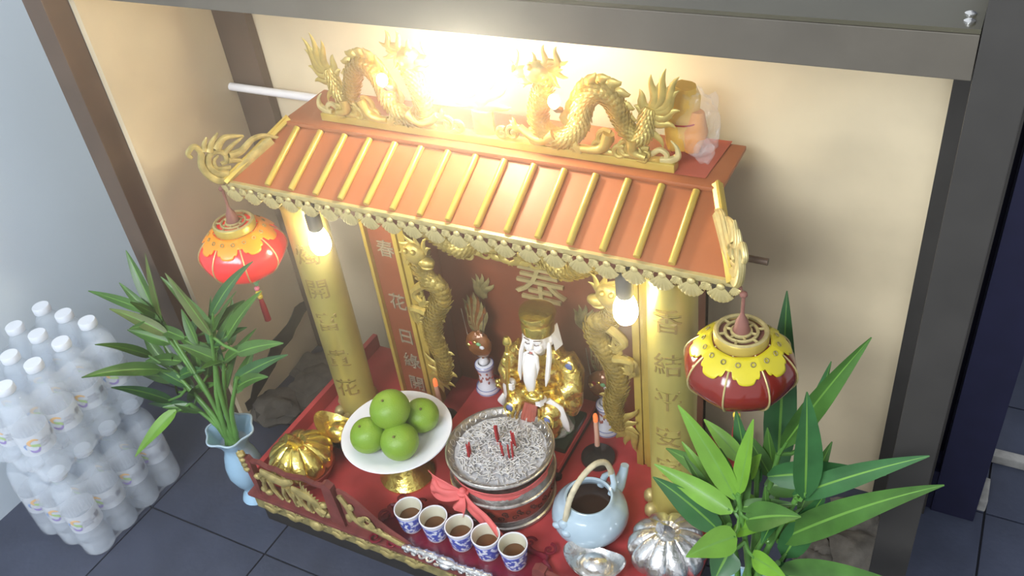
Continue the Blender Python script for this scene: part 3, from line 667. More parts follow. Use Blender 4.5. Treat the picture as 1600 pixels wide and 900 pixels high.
MB().tube([(-.378, 1.172, .755), (-.372, 1.17, .79), (-.37, 1.172, .82)], [.012, .018, .010], 12, fn=lambda i, j: 1+.1*math.sin(j*1.7+i)).build('roll', 'bundle', t)
MB().torus((-.392, 1.176, .805), .028, .0012, 20, 5).build('string', 'stick_red', t)
wr = MB().blob((-.372, 1.174, .80), (.036, .026, .050), 26, 20, fn=lambda d: 1+.28*noise.noise(d*3.1)+.12*noise.noise(d*9)).build('plastic_wrap', 'clear_wrap', t, smooth=False)
MB().blob((-.352, 1.150, .768), (.016, .014, .019), 12, 9, fn=lambda d: 1+.4*noise.noise(d*4)).build('plastic_tuft', 'clear_wrap', t, smooth=False)

# ---------------------------------------------------------------- offerings
ZT = .0917
# stool under the statue
t = thing('red_stool', 'low red lacquered stool carrying the deity statue inside the niche', 'stool', (-.705, 1.09, ZT))
MB().box2((-.835, 1.005, .118), (-.578, 1.195, .130)).build('top', 'red_lacquer', t, smooth=False, bevel=.002)
for x0, x1, y0, y1 in ((-.833, -.58, 1.007, 1.017), (-.833, -.58, 1.183, 1.193), (-.833, -.823, 1.0175, 1.1825), (-.59, -.58, 1.0175, 1.1825)):
    MB().box2((x0, y0, .103), (x1, y1, .1178)).build('apron', 'black_wood', t, smooth=False)
for x in (-.826, -.587):
    for y in (1.014, 1.186): MB().lathe([(0, 0), (.009, 0), (.010, .006), (.007, .011), (0, .011)], (x, y, ZT), 10).build('foot', 'black_wood', t)
# footed fruit stand
px, py = -.868, .915
t = thing('fruit_stand', 'white porcelain plate on a gold footed stand holding green fruit', 'plate', (px, py, ZT))
MB().lathe([(0, .105), (.05, .106), (.070, .109), (.080, .114), (.104, .120), (.107, .1215), (.106, .1235), (.098, .123), (.080, .118), (.069, .1135), (.05, .111), (0, .110)], (px, py, ZT), 64).build('plate', 'porcelain', t)
MB().lathe([(0, 0), (.054, 0), (.055, .005), (.050, .010), (.040, .022), (.026, .040), (.022, .055), (.026, .072), (.040, .092), (.052, .1045), (0, .1045)], (px, py, ZT), 48).build('pedestal', 'gold_shiny', t)
def fruit(name_lab, c, r, tilt):
    t = thing('green_orange', name_lab, 'fruit', (c[0], c[1], c[2]-r), 'green oranges on the plate')
    M = Matrix.Rotation(tilt[0], 3, 'X') @ Matrix.Rotation(tilt[1], 3, 'Y'); sd = random.random()*30
    MB().blob(c, (r, r, r*.93), 28, 20, M, fn=lambda d: (1-.06*max(0, (d.z-.85)/.15)-.05*max(0, (-d.z-.9)/.1))*(1+.02*noise.noise(d*1.5+Vector((sd, 0, 0))))).build('peel', 'fruit', t)
    MB().lathe([(0, 0), (.0022, 0), (.0026, .002), (.0015, .003), (0, .003)], (0, 0, 0), 8).xform(Matrix.Translation(c) @ M.to_4x4() @ Matrix.Translation((0, 0, r*.895))).build('stem', 'fruit_stem', t)
zf = ZT+.111
fruit('front green orange on the white plate, nearest the teacups', (-.831, .876, zf+.0345), .036, (.5, .1))
fruit('left green orange on the white plate, nearest the gold pumpkin', (-.896, .868, zf+.034), .035, (.3, -.2))
fruit('right green orange on the white plate, nearest the incense pot', (-.829, .949, zf+.033), .034, (.3, .3))
fruit('rear green orange on the plate, half hidden behind the top one', (-.900, .940, zf+.033), .034, (.2, -.3))
fruit('topmost green orange resting on the other fruit', (-.862, .906, zf+.078), .038, (.35, -.05))
# pumpkins
def pumpkin(name, lab, c, R, H, m, smat, lobes, base=None):
    t = thing(name, lab, 'pumpkin', c)
    prof = [(.0, .02)]+[(math.sin(PI*q)**.6, q) for q in [.06, .12, .2, .3, .4, .5, .6, .7, .78, .85, .91, .95]]+[(.30, .945), (.15, .90), (0, .885)]
    MB().lathe([(r*R, z*H) for r, z in prof], c, lobes*10, rf=lambda a, z, q: 1-.13*(1-abs(math.sin(a*lobes/2)))**2).build('body', m, t)
    MB().tube([(c[0], c[1], c[2]+H*.88), (c[0]-.002, c[1]-.003, c[2]+H*1.02), (c[0]-.006, c[1]-.010, c[2]+H*1.12), (c[0]-.008, c[1]-.013, c[2]+H*1.14)], [.013, .009, .009, .0095], 9, fn=lambda i, j: 1+.12*(j % 2)).build('stem', smat, t)
    if base: MB().lathe([(0, 0), (R*.72, 0), (R*.76, .006), (R*.95, .03), (R*.93, .032), (0, .02)], c, 40).build('bowl', base, t)
    return t
pumpkin('gold_pumpkin', 'shiny gold ribbed pumpkin in a red bowl at the left end of the tray', (-1.062, .838, ZT), .066, .098, 'gold_shiny', 'gold_shiny', 10, 'pot_red')
pumpkin('silver_pumpkin', 'shiny silver ribbed pumpkin at the foot of the right pillar', (-.328, .908, ZT), .068, .098, 'silver_bright', 'silver_bright', 10)
# ingots
def ingot(name, lab, c, rz, L, m, stand=None, tilt=0):
    t = thing(name, lab, 'ingot', c); zo = .028 if stand else 0
    mb = MB(); n = 28
    M = Matrix.Translation((c[0], c[1], c[2]+zo)) @ Matrix.Rotation(rz, 4, 'Z') @ Matrix.Rotation(tilt, 4, 'X')
    def prof(a, k):
        ex = abs(math.cos(a))**3
        return k
    rings = []
    for (k, z0, lift) in ((.50, 0, .0), (.72, .004, .06), (.86, .014, .20), (1.0, .022, .50), (.95, .0245, .52), (.80, .020, .36), (.60, .016, .12)):
        rings.append([(L/2*k*math.cos(2*PI*i/n), L*.30*k*math.sin(2*PI*i/n), z0+lift*.05*abs(math.cos(2*PI*i/n))**2.2) for i in range(n)])
    vs = [p for r in rings for p in r]; fs = [tuple(range(n))[::-1]]
    for i in range(len(rings)-1):
        for j in range(n): fs.append((i*n+j, i*n+(j+1) % n, (i+1)*n+(j+1) % n, (i+1)*n+j))
    fs.append(tuple((len(rings)-1)*n+j for j in range(n)))
    mb.add(vs, fs).xform(M).build('boat', m, t)
    MB().blob((0, 0, .014), (L*.27, L*.22, .022), 24, 12, fn=lambda d: 1+.05*noise.noise(d*6)).xform(M).build('dome', m, t)
    if stand:
        s0 = MB().box((0, 0, .022-zo), (L*.74, L*.46, .008))
        for x in (-1, 1):
            for y in (-1, 1): s0.box((x*L*.30, y*L*.18, .009-zo), (.014, .012, .018))
        s0.xform(Matrix.Translation((c[0], c[1], c[2]+zo)) @ Matrix.Rotation(rz, 4, 'Z')).build('stand', stand, t, smooth=False)
ingot('gold_ingot', 'gold boat-shaped ingot on a black stand behind the gold pumpkin', (-1.035, .93, ZT), -.1, .105, 'gold_shiny', 'black_wood', .15)
ingot('silver_ingot', 'silver boat-shaped ingot on the red tray beside the silver pumpkin', (-.437, .848, ZT), .05, .112, 'silver_bright', None, 0)
# ---------------------------------------------------------------- incense pot
px, py = -.66, .945
t = thing('incense_pot', 'silver embossed incense pot filled with ash and tied with a pink ribbon', 'incense pot', (px, py, ZT))
MB().lathe([(0, 0), (.088, 0), (.091, .004), (.090, .010), (.086, .014), (.084, .018), (.089, .030), (.0935, .050), (.0955, .066), (.0965, .076), (.091, .086), (.084, .097), (.085, .108), (.093, .120), (.0985, .126), (.0995, .130), (.097, .1325), (.093, .131), (.087, .122), (.083, .112), (0, .112)], (px, py, ZT), 64).build('body', 'silver_dark', t)
MB().lathe([(.0865, .020), (.0905, .032), (.0948, .050), (.0968, .068), (.093, .068), (.084, .022)], (px, py, ZT), 64, closed=True).build('red_panel', 'pot_red', t)
for zz, r, w_ in ((.0745, .0968, .0034), (.0185, .0855, .0025), (.006, .0905, .0045), (.129, .0985, .0026)): MB().torus((px, py, ZT+zz), r, w_, 56, 8).build('band', 'silver', t)
rnd = random.Random(11); em = MB()
for k in range(22):
    a = 2*PI*k/22
    for q, (dz, rr) in enumerate(((.040, .0065), (.055, .0055), (.048, .004))):
        b = a+(.05 if q == 1 else -.04 if q == 0 else .1); z = dz; r = .0915+(z-.032)*.22
        tor = MB(); curl(tor, (0, 0), rr, 1.2, k+q, .0013, lambda u, v, t_: (u, -t_, v)); tor.xform(Matrix.Translation((px+r*math.cos(b), py+r*math.sin(b), ZT+z)) @ Matrix.Rotation(b+PI/2, 4, 'Z')); em.add(tor.v, tor.f)
em.build('embossing', 'relief_dark', t)['kind'] = 'stuff'
em = MB()
for k in range(26):
    a = 2*PI*k/26; q = MB().torus((0, 0, 0), .0062, .0012, 12, 5).xform(Matrix.Translation((px+.0905*math.cos(a), py+.0905*math.sin(a), ZT+.1265)) @ Matrix.Rotation(a, 4, 'Z') @ Matrix.Rotation(-.95, 4, 'Y')); em.add(q.v, q.f)
em.build('rim_scrolls', 'silver', t)['kind'] = 'stuff'
ash = MB().grid(40, 40, lambda u, v: (lambda a, r: (px+r*math.cos(a), py+r*math.sin(a), ZT+.118+.006*(1-(r/.087)**2)+.003*noise.noise(Vector((r*60*math.cos(a), r*60*math.sin(a), 3)))))(u*2*PI, .0865*v)).build('ash_bed', 'ash', t)
rnd = random.Random(5); ac = MB()
for k in range(620):
    a = rnd.uniform(0, 2*PI); r = .079*math.sqrt(rnd.random()); th = rnd.uniform(0, PI); l = rnd.uniform(.006, .017)
    x, y = px+r*math.cos(a), py+r*math.sin(a); z = ZT+.1205+.006*(1-(r/.087)**2)+rnd.uniform(0, .004); b = rnd.uniform(-.35, .35); tz = rnd.uniform(-.2, .25)
    pts = [(x+l*(q-.5)*math.cos(th)-b*l*((q-.5)**2)*4*math.sin(th)*.4, y+l*(q-.5)*math.sin(th)+b*l*((q-.5)**2)*4*math.cos(th)*.4, z+tz*l*(q-.5)) for q in (0, .5, 1)]
    ac.tube(pts, .0011, 5)
ac = ac.build('ash_curls', 'ash_curl', t); ac['kind'] = 'stuff'
# stubs of incense
rnd = random.Random(8)
for k, (dx, dy, n, where) in enumerate(((-.043, -.034, 5, 'nearest the plate'), (-.012, .012, 6, 'at the centre of the ash'), (.022, .016, 5, 'nearest the statue'), (.012, -.012, 2, 'just before the centre bundle'), (.030, -.010, 5, 'nearest the teapot'))):
    tt = thing('incense_bundle', 'bundle of burnt red incense stubs in the pot, '+where, 'incense', (px+dx, py+dy, ZT+.122), 'incense stubs in the ash')
    for q in range(n):
        x, y = px+dx+rnd.uniform(-.0045, .0045), py+dy+rnd.uniform(-.0045, .0045); h = rnd.uniform(.026, .046)
        MB().tube([(x, y, ZT+.114), (x+rnd.uniform(-.002, .002), y+rnd.uniform(-.002, .002), ZT+.122+h)], .0017, 6).build('stick', 'stick_red', tt)
# ribbon: part of the pot's dressing but its own cloth
rb_ = thing('ribbon_bow', 'pink cloth ribbon tied in a bow around the incense pot', 'ribbon', (px-.04, py-.09, ZT+.09))
kx, ky, kz = px-.032, py-.0925, ZT+.088
def rib_band(u, v):
    a = u*2*PI; w_ = .026+.004*math.sin(a*3); z = ZT+.092+.010*math.cos(a+.9)*.6-w_/2+w_*v
    q = (z-ZT)/.13; r = .0975-.0105*math.sin(max(0, min(1, (z-ZT-.066)/.05))*PI)+.0025+.0012*math.sin(v*PI*4+a*5)
    return (px+r*math.cos(a), py+r*math.sin(a), z)
o = MB().grid(73, 7, rib_band).build('band', 'ribbon', rb_); m_ = o.modifiers.new('thickness', 'SOLIDIFY'); m_.thickness = .001
MB().blob((kx, ky, kz), (.011, .010, .012), 14, 10, fn=lambda d: 1+.15*math.sin(d.z*8)).build('knot', 'ribbon', rb_)
K = Vector((kx, ky-.003, kz))
def ribpiece(name, pts, w0, w1, fold):
    Q = [Vector(p) for p in spline(pts, 6)]; n = len(Q)
    def fn(u, v):
        i = min(n-1, int(round(u*(n-1)))); T = (Q[min(i+1, n-1)]-Q[max(i-1, 0)]).normalized(); out = Vector((-.3, -.8, .3)).normalized(); sd = T.cross(out).normalized()
        ww = w0+(w1-w0)*u; return tuple(Q[i]+sd*ww*(v-.5)+out*(fold*math.sin(v*PI*2)*.006*u))
    o = MB().grid(n, 7, fn).build(name, 'ribbon', rb_); m_ = o.modifiers.new('thickness', 'SOLIDIFY'); m_.thickness = .001
ribpiece('loop', [K, K+Vector((-.030, -.006, .010)), K+Vector((-.060, -.002, .006)), K+Vector((-.068, .004, .0))], .016, .046, 1)
ribpiece('loop', [K, K+Vector((-.022, -.012, .0)), K+Vector((-.046, -.010, -.004)), K+Vector((-.062, .0, -.002))], .016, .036, -1)
ribpiece('tail', [K, K+Vector((.022, -.012, -.010)), K+Vector((.050, -.016, -.030)), K+Vector((.074, -.022, -.058))], .016, .044, 1)
ribpiece('tail', [K, K+Vector((.004, -.012, -.012)), K+Vector((-.004, -.016, -.030))], .014, .030, -1)
# ---------------------------------------------------------------- cup tray and cups
t = thing('cup_tray', 'dark red plastic cup tray with scrolled edge and silver ornament at the front', 'tray', (-.68, .79, ZT))
out = []
for i in range(72):
    a = 2*PI*i/72; cx_, sy_ = math.cos(a), math.sin(a)
    k = 1+.035*math.sin(a*14)+.03*math.sin(a*5)
    x = .165*math.copysign(abs(cx_)**.62, cx_)*k; y = .048*math.copysign(abs(sy_)**.62, sy_)*k
    out.append((x, y))
f3 = lambda a, b, q: (-.683+a, .803+b, ZT+q)
MB().prism(out, f3, 0, .004).build('tray_plate', 'tray_plastic', t, smooth=False)
ed = MB(); ed.tube([f3(*out[i % 72], .007) for i in range(73)], .005, 8, fn=lambda i, j: 1+.25*math.sin(i*2.1), cap=False); ed.build('edge', 'tray_plastic', t)
f5 = lambda a, b, q: (-.683+a, .803+b, ZT+.010+q)
for k in range(9):
    for sy in (-1, 1):
        a = -.155+k*.0388
        if sy < 0 and abs(a) < .085: continue
        sc = MB(); curl(sc, (a, sy*.049), .013, 1.2, k, .003, f5, 1 if k % 2 else -1); sc.build('scroll', 'tray_plastic', t)
for sx in (-1, 1): sc = MB(); curl(sc, (sx*.165, 0), .016, 1.3, 0, .004, f5); sc.build('scroll', 'tray_plastic', t)
so = MB()
for k in range(11):
    a = -.082+k*.0164; w_ = .012 if k != 5 else .018
    so.blob((-.683+a, .757-.002*math.cos(k), ZT+.013), (w_, .008, .006), 10, 6, fn=lambda d: 1+.15*math.sin(d.x*6)); curl(so, (a, -.050), .008, 1.2, k, .0028, f5)
so.blob((-.683, .755, ZT+.018), (.020, .009, .006), 12, 8); so.blob((-.683, .748, ZT+.013), (.013, .007, .007), 12, 8)
so.build('silver_ornament', 'silver_bright', t)
cupd = ('leftmost of the five blue and white teacups, beside the fruit stand', 'second blue and white teacup from the left', 'middle one of the five blue and white teacups', 'fourth blue and white teacup from the left', 'rightmost of the five blue and white teacups, beside the silver ingot')
cup0 = None
for k in range(5):
    loc = Vector((-.788+k*.0538, .806+.0005*k, ZT+.0042))
    if cup0 is None:
        t = cup0 = thing('teacup', cupd[0], 'teacup', loc, 'row of teacups')
        cp = MB().lathe([(0, 0), (.0185, 0), (.0200, .003), (.0220, .018), (.0238, .042), (.0258, .0485), (.0265, .051), (.0262, .0525), (.0245, .0525), (.0232, .049)], (0, 0, 0), 36, caps=(1, 0)).build('rim_and_wall', 'porcelain', t, world=False)
        MB().lathe([(.0206, .006), (.0224, .0195), (.0242, .0405), (.0236, .0405), (.021, .018), (.0195, .006)], (0, 0, 0), 36, closed=True).build('painted_band', 'cup_pattern', t, world=False)
        MB().lathe([(.0236, .0515), (.0222, .040), (.0192, .022), (0, .021), (0, .0195), (.0195, .019), (.0228, .040), (.0240, .0505)], (0, 0, 0), 36, caps=(0, 0)).build('inside_glaze', 'cup_inside', t, world=False)
        MB().lathe([(0, .0265), (.0190, .0265), (.0196, .0285), (0, .0285)], (0, 0, 0), 32).build('tea', 'tea', t, world=False)
        MB().torus((0, 0, .041), .0243, .0006, 36, 5).build('blue_line', 'blue_paint', t, world=False)
    else: t = copy_tree(cup0); t.location = loc; t['label'] = cupd[k]
    t.rotation_euler.z = k*.7
# ---------------------------------------------------------------- teapot
px, py = -.48, .93
t = thing('teapot', 'pale blue ceramic teapot without lid, with a rattan wrapped handle', 'teapot', (px, py, ZT))
MB().lathe([(0, 0), (.044, 0), (.046, .003), (.058, .014), (.067, .032), (.069, .045), (.065, .062), (.054, .076), (.046, .082), (.0445, .088), (.042, .090), (.0385, .088), (.038, .082), (.042, .074), (.050, .06), (.045, .052), (0, .052)], (px, py, ZT), 56).build('body', 'celadon', t)
MB().lathe([(0, .066), (.0455, .066), (.0465, .0675), (0, .0675)], (px, py, ZT), 40).build('tea', 'tea_dark', t)
hd = Vector((.42, .91, 0)).normalized(); hb = Vector((px, py, ZT)); hs = Vector((hd.y, -hd.x, 0))
pt = lambda a, z, q=0: tuple(hb+hd*a+hs*q+Vector((0, 0, z)))
lug = MB()
lug.tube([pt(.040, .072, -.014), pt(.050, .092, -.012), pt(.056, .108, 0), pt(.050, .092, .012), pt(.040, .072, .014)], [.007, .006, .006, .006, .007], 10)
lug.build('lug', 'celadon', t)
MB().tube([pt(.052, .050, .0), pt(.072, .062, .0), pt(.084, .086, 0), pt(.088, .100, 0)], [.016, .012, .0085, .0075], 14).build('spout', 'celadon', t)
lug = MB(); lug.blob(pt(-.060, .062), (.011, .008, .012), 12, 8); lug.blob(pt(-.066, .054, .012), (.010, .006, .007), 10, 7); lug.blob(pt(-.066, .054, -.012), (.010, .006, .007), 10, 7)
lug.build('lug', 'celadon', t)
Q = spline([pt(-.058, .064), pt(-.052, .085), pt(-.038, .115, -.002), pt(-.010, .140, -.004), pt(.022, .150, -.004), pt(.044, .140, -.002), pt(.053, .118, 0), pt(.054, .102, 0)], 9)
MB().tube(Q, [.0052+.0004*(i % 2) for i in range(len(Q))], 10).build('handle', 'rattan', t)
# ---------------------------------------------------------------- candles, little vases
def candle(x, y, lab):
    t = thing('candle_holder', lab, 'candle', (x, y, ZT), 'candles before the niche')
    MB().lathe([(0, 0), (.032, 0), (.034, .004), (.033, .010), (.018, .014), (.008, .017), (.0065, .035), (.0072, .040), (0, .040)], (x, y, ZT), 28).build('base', 'smoke_glass', t)
    MB().tube([(x, y, ZT+.040), (x+.001, y, ZT+.07), (x, y+.001, ZT+.105)], [.0052, .005, .0044], 10).build('stick', 'candle_skin', t)
    MB().tube([(x, y+.001, ZT+.105), (x, y+.001, ZT+.119), (x, y+.001, ZT+.123)], [.0046, .0046, .003], 10).build('tip', 'candle_tip', t)
candle(-.872, 1.062, 'left electric candle on a dark glass foot, behind the fruit plate')
candle(-.532, 1.086, 'right electric candle on a dark glass foot, behind the teapot')
def winevase(x, y, z, lab, lab2):
    t = thing('flower_vase', lab, 'vase', (x, y, z), 'small painted vases in the niche')
    MB().lathe([(0, 0), (.024, 0), (.025, .004), (.0235, .012), (.0165, .022), (.0150, .03), (.0155, .055), (.0175, .064), (.0195, .067), (.020, .072), (.0175, .075), (.013, .076), (.012, .07), (0, .068)], (x, y, z), 30).build('body', 'porcelain', t)
    for zz, r in ((.004, .0252), (.0135, .0232), (.066, .0192), (.0735, .0192)): MB().torus((x, y, z+zz), r, .0007, 30, 5).build('blue_line', 'blue_paint', t)
    fl_ = MB(); rnd = random.Random(3)
    for q in range(40):
        a = rnd.uniform(0, 2*PI); zz = rnd.uniform(.028, .055); fl_.blob((x+.0152*math.cos(a), y+.0152*math.sin(a), z+zz), (.002, .002, .0032), 6, 4)
    fl_.build('painted_flowers', 'sash_red', t)['kind'] = 'stuff'
    MB().blob((x, y, z+.079), (.011, .011, .009), 12, 8).build('foam_plug', 'plastic_white', t)
    g = thing('paper_flower', lab2, 'ornament', (x, y, z+.087), 'gold flowers in the niche')
    c = Vector((x-.008, y+.004, z+.120))
    MB().blob(c, (.030, .016, .034), 18, 12, fn=lambda d: 1+.12*noise.noise(d*4)).build('heart', 'amber', g)
    for k in range(9):
        a = PI*.5+(k-4)*.13; r = .125-.008*abs(k-4)
        mb = MB(); f3 = lambda q, w_, tt: (c.x+q, c.y+.012-tt, c.z+w_)
        flame(mb, (0, .015), (r*math.cos(a)*.55, r*math.sin(a)), .011, .1, f3, .3); mb.build('petal', 'amber' if k % 2 else 'gold_old', g)
    for k in range(5):
        a = .6+k*.5; MB().blob((c.x+.018*math.cos(a), c.y-.013, c.z+.02*math.sin(a)-.006), (.006, .003, .005), 8, 6).build('sequin', ('plastic_white', 'jade', 'gold_shiny', 'stick_red', 'gold_shiny')[k], g)
    for dx in (-.030, .022): MB().tube([(c.x+dx*.6, c.y-.006, c.z+.012), (c.x+dx, c.y+.004, c.z+.082)], .0009, 5).build('wire', 'silver', g)
    MB().tube([(x, y, z+.0875), (x-.002, y+.001, z+.10)], .003, 6).build('stem', 'amber', g)
winevase(-.806, 1.150, .1303, 'small blue and white vase on the stool left of the statue', 'amber and gold paper flower standing in the vase left of the statue')
winevase(-.545, 1.165, ZT, 'small blue and white vase right of the statue, in the glare of the bulb', 'amber and gold paper flower standing in the vase right of the statue')
# ---------------------------------------------------------------- statue
def remeshed(mb, name, m, parent, vox=.0028, sm=4):
    o = mb.build(name, m, parent); md = o.modifiers.new('r', 'REMESH'); md.mode = 'VOXEL'; md.voxel_size = vox; md.use_smooth_shade = True
    s_ = o.modifiers.new('s', 'SMOOTH'); s_.iterations = sm; s_.factor = .5
    dg = bpy.context.evaluated_depsgraph_get(); me = bpy.data.meshes.new_from_object(o.evaluated_get(dg)); o.modifiers.clear(); o.data = me
    if not me.materials: me.materials.append(MATS[m])
    me.polygons.foreach_set('use_smooth', [True]*len(me.polygons)); return o
sx, sy, sz = -.648, 1.098, .1303
t = thing('deity_statue', 'seated white-bearded deity statue in gold robe and gold hat on a green rock', 'statue', (sx, sy, sz))
W = lambda x, y, z: (sx+x+.065*max(0, z-.03), sy+y, sz+z)
MB().box2(W(-.068, -.055, 0), W(.068, .052, .012)).build('base_slab', 'rock_dark', t, bevel=.004)
MB().blob(W(0, -.004, .022), (.064, .050, .024), 24, 14, fn=lambda d: 1+.14*noise.noise(d*3)).build('rock', 'rock_green', t)
b = MB()
b.blob(W(0, .012, .085), (.056, .042, .050)); b.blob(W(0, .012, .140), (.050, .036, .050)); b.blob(W(0, .012, .185), (.046, .030, .035)); b.blob(W(0, .010, .215), (.024, .022, .022))
for s in (-1, 1):
    b.blob(W(s*.034, -.030, .098), (.027, .036, .025)); b.blob(W(s*.036, -.042, .070), (.024, .022, .032)); b.blob(W(s*.034, -.044, .045), (.022, .022, .016))
    b.tube([W(s*.040, .012, .192), W(s*.060, .004, .165), W(s*.066, -.010, .138), W(s*.050, -.030, .135)], [.022, .024, .024, .017], 14)
    b.tube([W(s*.066, -.006, .135), W(s*.070, -.012, .105), W(s*.066, -.014, .075)], [.020, .018, .012], 12)
b.blob(W(0, -.03, .075), (.022, .018, .035))
remeshed(b, 'robe', 'statue_gold', t, .0026, 3)
# head with brow, nose, cheeks and ears in one surface
b = MB(); hc = (0, -.012, .247)
b.blob(W(*hc), (.025, .026, .031)); b.blob(W(0, -.030, .236), (.019, .011, .014)); b.tube([W(0, -.036, .255), W(0, -.042, .246), W(0, -.041, .243)], [.003, .0042, .005], 8)
for s in (-1, 1):
    b.blob(W(s*.011, -.032, .241), (.008, .007, .007)); b.blob(W(s*.0255, -.008, .245), (.004, .007, .013)); b.blob(W(s*.010, -.034, .257), (.009, .005, .0035))
b.tube([W(0, 0, .205), W(0, -.006, .23)], .014, 10)
hd_ = remeshed(b, 'head', 'face_white', t, .0016, 2)
fc = MB()
for s in (-1, 1):
    fc.tube([W(s*.0045, -.0385, .2515), W(s*.009, -.0395, .2505), W(s*.014, -.0365, .251)], .0009, 5)
    fc.tube([W(s*.004, -.0390, .260), W(s*.010, -.0398, .2625), W(s*.017, -.035, .260)], .0008, 5)
fc.build('eyes_and_brows', 'face_ink', hd_)
MB().tube([W(-.005, -.0405, .2335), W(0, -.0425, .233), W(.005, -.0405, .2335)], [.001, .0016, .001], 6).build('mouth', 'lip', hd_)
b = MB()
b.tube([W(0, -.040, .229), W(0, -.052, .205), W(.001, -.056, .175), W(.001, -.054, .150), W(.001, -.052, .138)], [.012, .0135, .012, .008, .002], 14, flat=((0, 1, 0), .5), fn=lambda i, j: 1+.06*(j % 2))
for s in (-1, 1):
    b.tube([W(s*.004, -.0415, .2365), W(s*.012, -.044, .230), W(s*.014, -.046, .205), W(s*.012, -.050, .18)], [.002, .0035, .004, .001], 8)
    b.tube([W(s*.024, -.016, .245), W(s*.028, -.026, .215), W(s*.028, -.036, .175), W(s*.026, -.04, .155)], [.004, .0055, .005, .001], 8)
b.build('beard', 'face_white', t)
MB().lathe([(.0265, 0), (.030, .002), (.0305, .020), (.029, .024), (.031, .028), (.034, .040), (.032, .046), (.022, .050), (0, .051)], W(0, -.009, .262), 30, rf=lambda a, z, q: 1+(.05*math.sin(a*3) if z > .03 else .02*math.sin(a*12))).build('hat', 'gold_shiny', t)
for s in (-1, 1):
    MB().add([W(s*.026, -.012, .270), W(s*.030, .008, .272), W(s*.042, .004, .228), W(s*.034, -.012, .222), W(s*.024, -.010, .270), W(s*.028, .010, .272), W(s*.038, .008, .228), W(s*.031, -.008, .222)],
             [(0, 1, 2, 3), (7, 6, 5, 4), (0, 4, 5, 1), (1, 5, 6, 2), (2, 6, 7, 3), (3, 7, 4, 0)]).build('hat_flap', 'face_white', t, smooth=False)
def hand(c, d, curl_, name='hand'):
    """small fist: palm with four fingers and a thumb"""
    b = MB(); c = Vector(c); b.blob(c, (.009, .008, .009), 12, 8)
    for k in range(4):
        z = .006-.004*k; b.tube([c+Vector((d*.004, -.006, z)), c+Vector((d*.001, -.0125, z)), c+Vector((-d*.007, -.0125, z)), c+Vector((-d*.009, -.007, z))], [.0026, .0025, .0023, .002], 6)
    b.tube([c+Vector((d*.006, -.002, .006)), c+Vector((d*.004, -.009, .011)), c+Vector((-d*.002, -.012, .011))], [.003, .0026, .002], 6)
    return b.build(name, 'face_white', t)
hand(W(-.046, -.040, .142), -1, 1)
hand(W(.022, -.048, .128), 1, 1)
cf = MB(); cf.tube([W(-.050, -.036, .135), W(-.060, -.030, .115), W(-.064, -.026, .088), W(-.066, -.024, .072)], [.010, .012, .009, .004], 12, flat=((0, 1, 0), .5)); cf.build('white_cuff', 'face_white', t)
cf = MB(); cf.tube([W(.030, -.044, .124), W(.048, -.040, .105), W(.060, -.038, .070), W(.068, -.036, .046)], [.009, .014, .011, .004], 12, flat=((0, 1, 0), .5)); cf.build('white_cuff', 'face_white', t)
cf = MB(); cf.tube([W(-.074, -.022, .085), W(-.080, -.024, .066), W(-.076, -.024, .055)], [.004, .009, .004], 10); cf.build('white_cuff', 'face_white', t)
st = MB(); st.tube([W(-.047, -.050, .105), W(-.048, -.052, .15), W(-.047, -.048, .20), W(-.046, -.046, .245)], [.004, .004, .005, .004], 8); st.blob(W(-.046, -.046, .25), (.009, .008, .011), 10, 8, fn=lambda d: 1+.2*math.sin(d.z*9)); st.blob(W(-.046, -.046, .222), (.008, .008, .006), 10, 6); st.blob(W(-.052, -.046, .195), (.010, .007, .014), 10, 8)
st.build('staff', 'gold_shiny', t)
ig = MB(); ig.blob(W(.008, -.060, .140), (.018, .010, .007), 14, 8); ig.blob(W(-.010, -.060, .147), (.006, .006, .007), 8, 6); ig.blob(W(.026, -.060, .147), (.006, .006, .007), 8, 6); ig.blob(W(.008, -.060, .146), (.009, .008, .007), 10, 8)
ig.build('held_ingot', 'gold_shiny', t)
sh = MB()
for q in range(5): sh.tube([W(-.010+q*.005, -.052, .112), W(-.012+q*.006, -.066, .085), W(-.012+q*.006, -.066, .055), W(-.013+q*.0065, -.062, .036)], [.004, .0045, .0045, .004], 7)
sh.build('red_sash', 'sash_red', t)
for x, y, z in ((-.040, -.066, .098), (.038, -.066, .092), (.060, -.012, .190), (0, -.048, .128)):
    MB().torus((0, 0, 0), .010, .0028, 18, 6).xform(Matrix.Translation(W(x, y, z)) @ Matrix.Rotation(1.25, 4, 'X')).build('medallion_ring', 'gold_shiny', t)
    MB().blob(W(x, y+.002, z), (.0085, .004, .0085), 12, 8).build('medallion', 'medal_blue', t)
for s in (-1, 1):
    for q in range(4): MB().tube([W(s*(.020+q*.009), -.060, .112-q*.006), W(s*(.024+q*.009), -.070, .085), W(s*(.022+q*.009), -.068, .05), W(s*(.022+q*.008), -.062, .034)], .0028, 6).build('robe_fold', 'statue_gold', t)
    for q in range(4): MB().tube([W(s*.05, .0, .18-q*.012), W(s*.072, -.006, .162-q*.014), W(s*.076, -.022, .140-q*.014)], .0026, 6).build('robe_fold', 'statue_gold', t)
kn = MB()
for q in range(5): kn.blob(W(-.088+.006*math.cos(q*1.3), -.012, .098+.008*math.sin(q*1.3)), .0062, 8, 6)
kn.tube([W(-.085, -.01, .098), W(-.066, -.005, .105)], .005, 8)
kn.build('robe_tassel', 'gold_shiny', t)
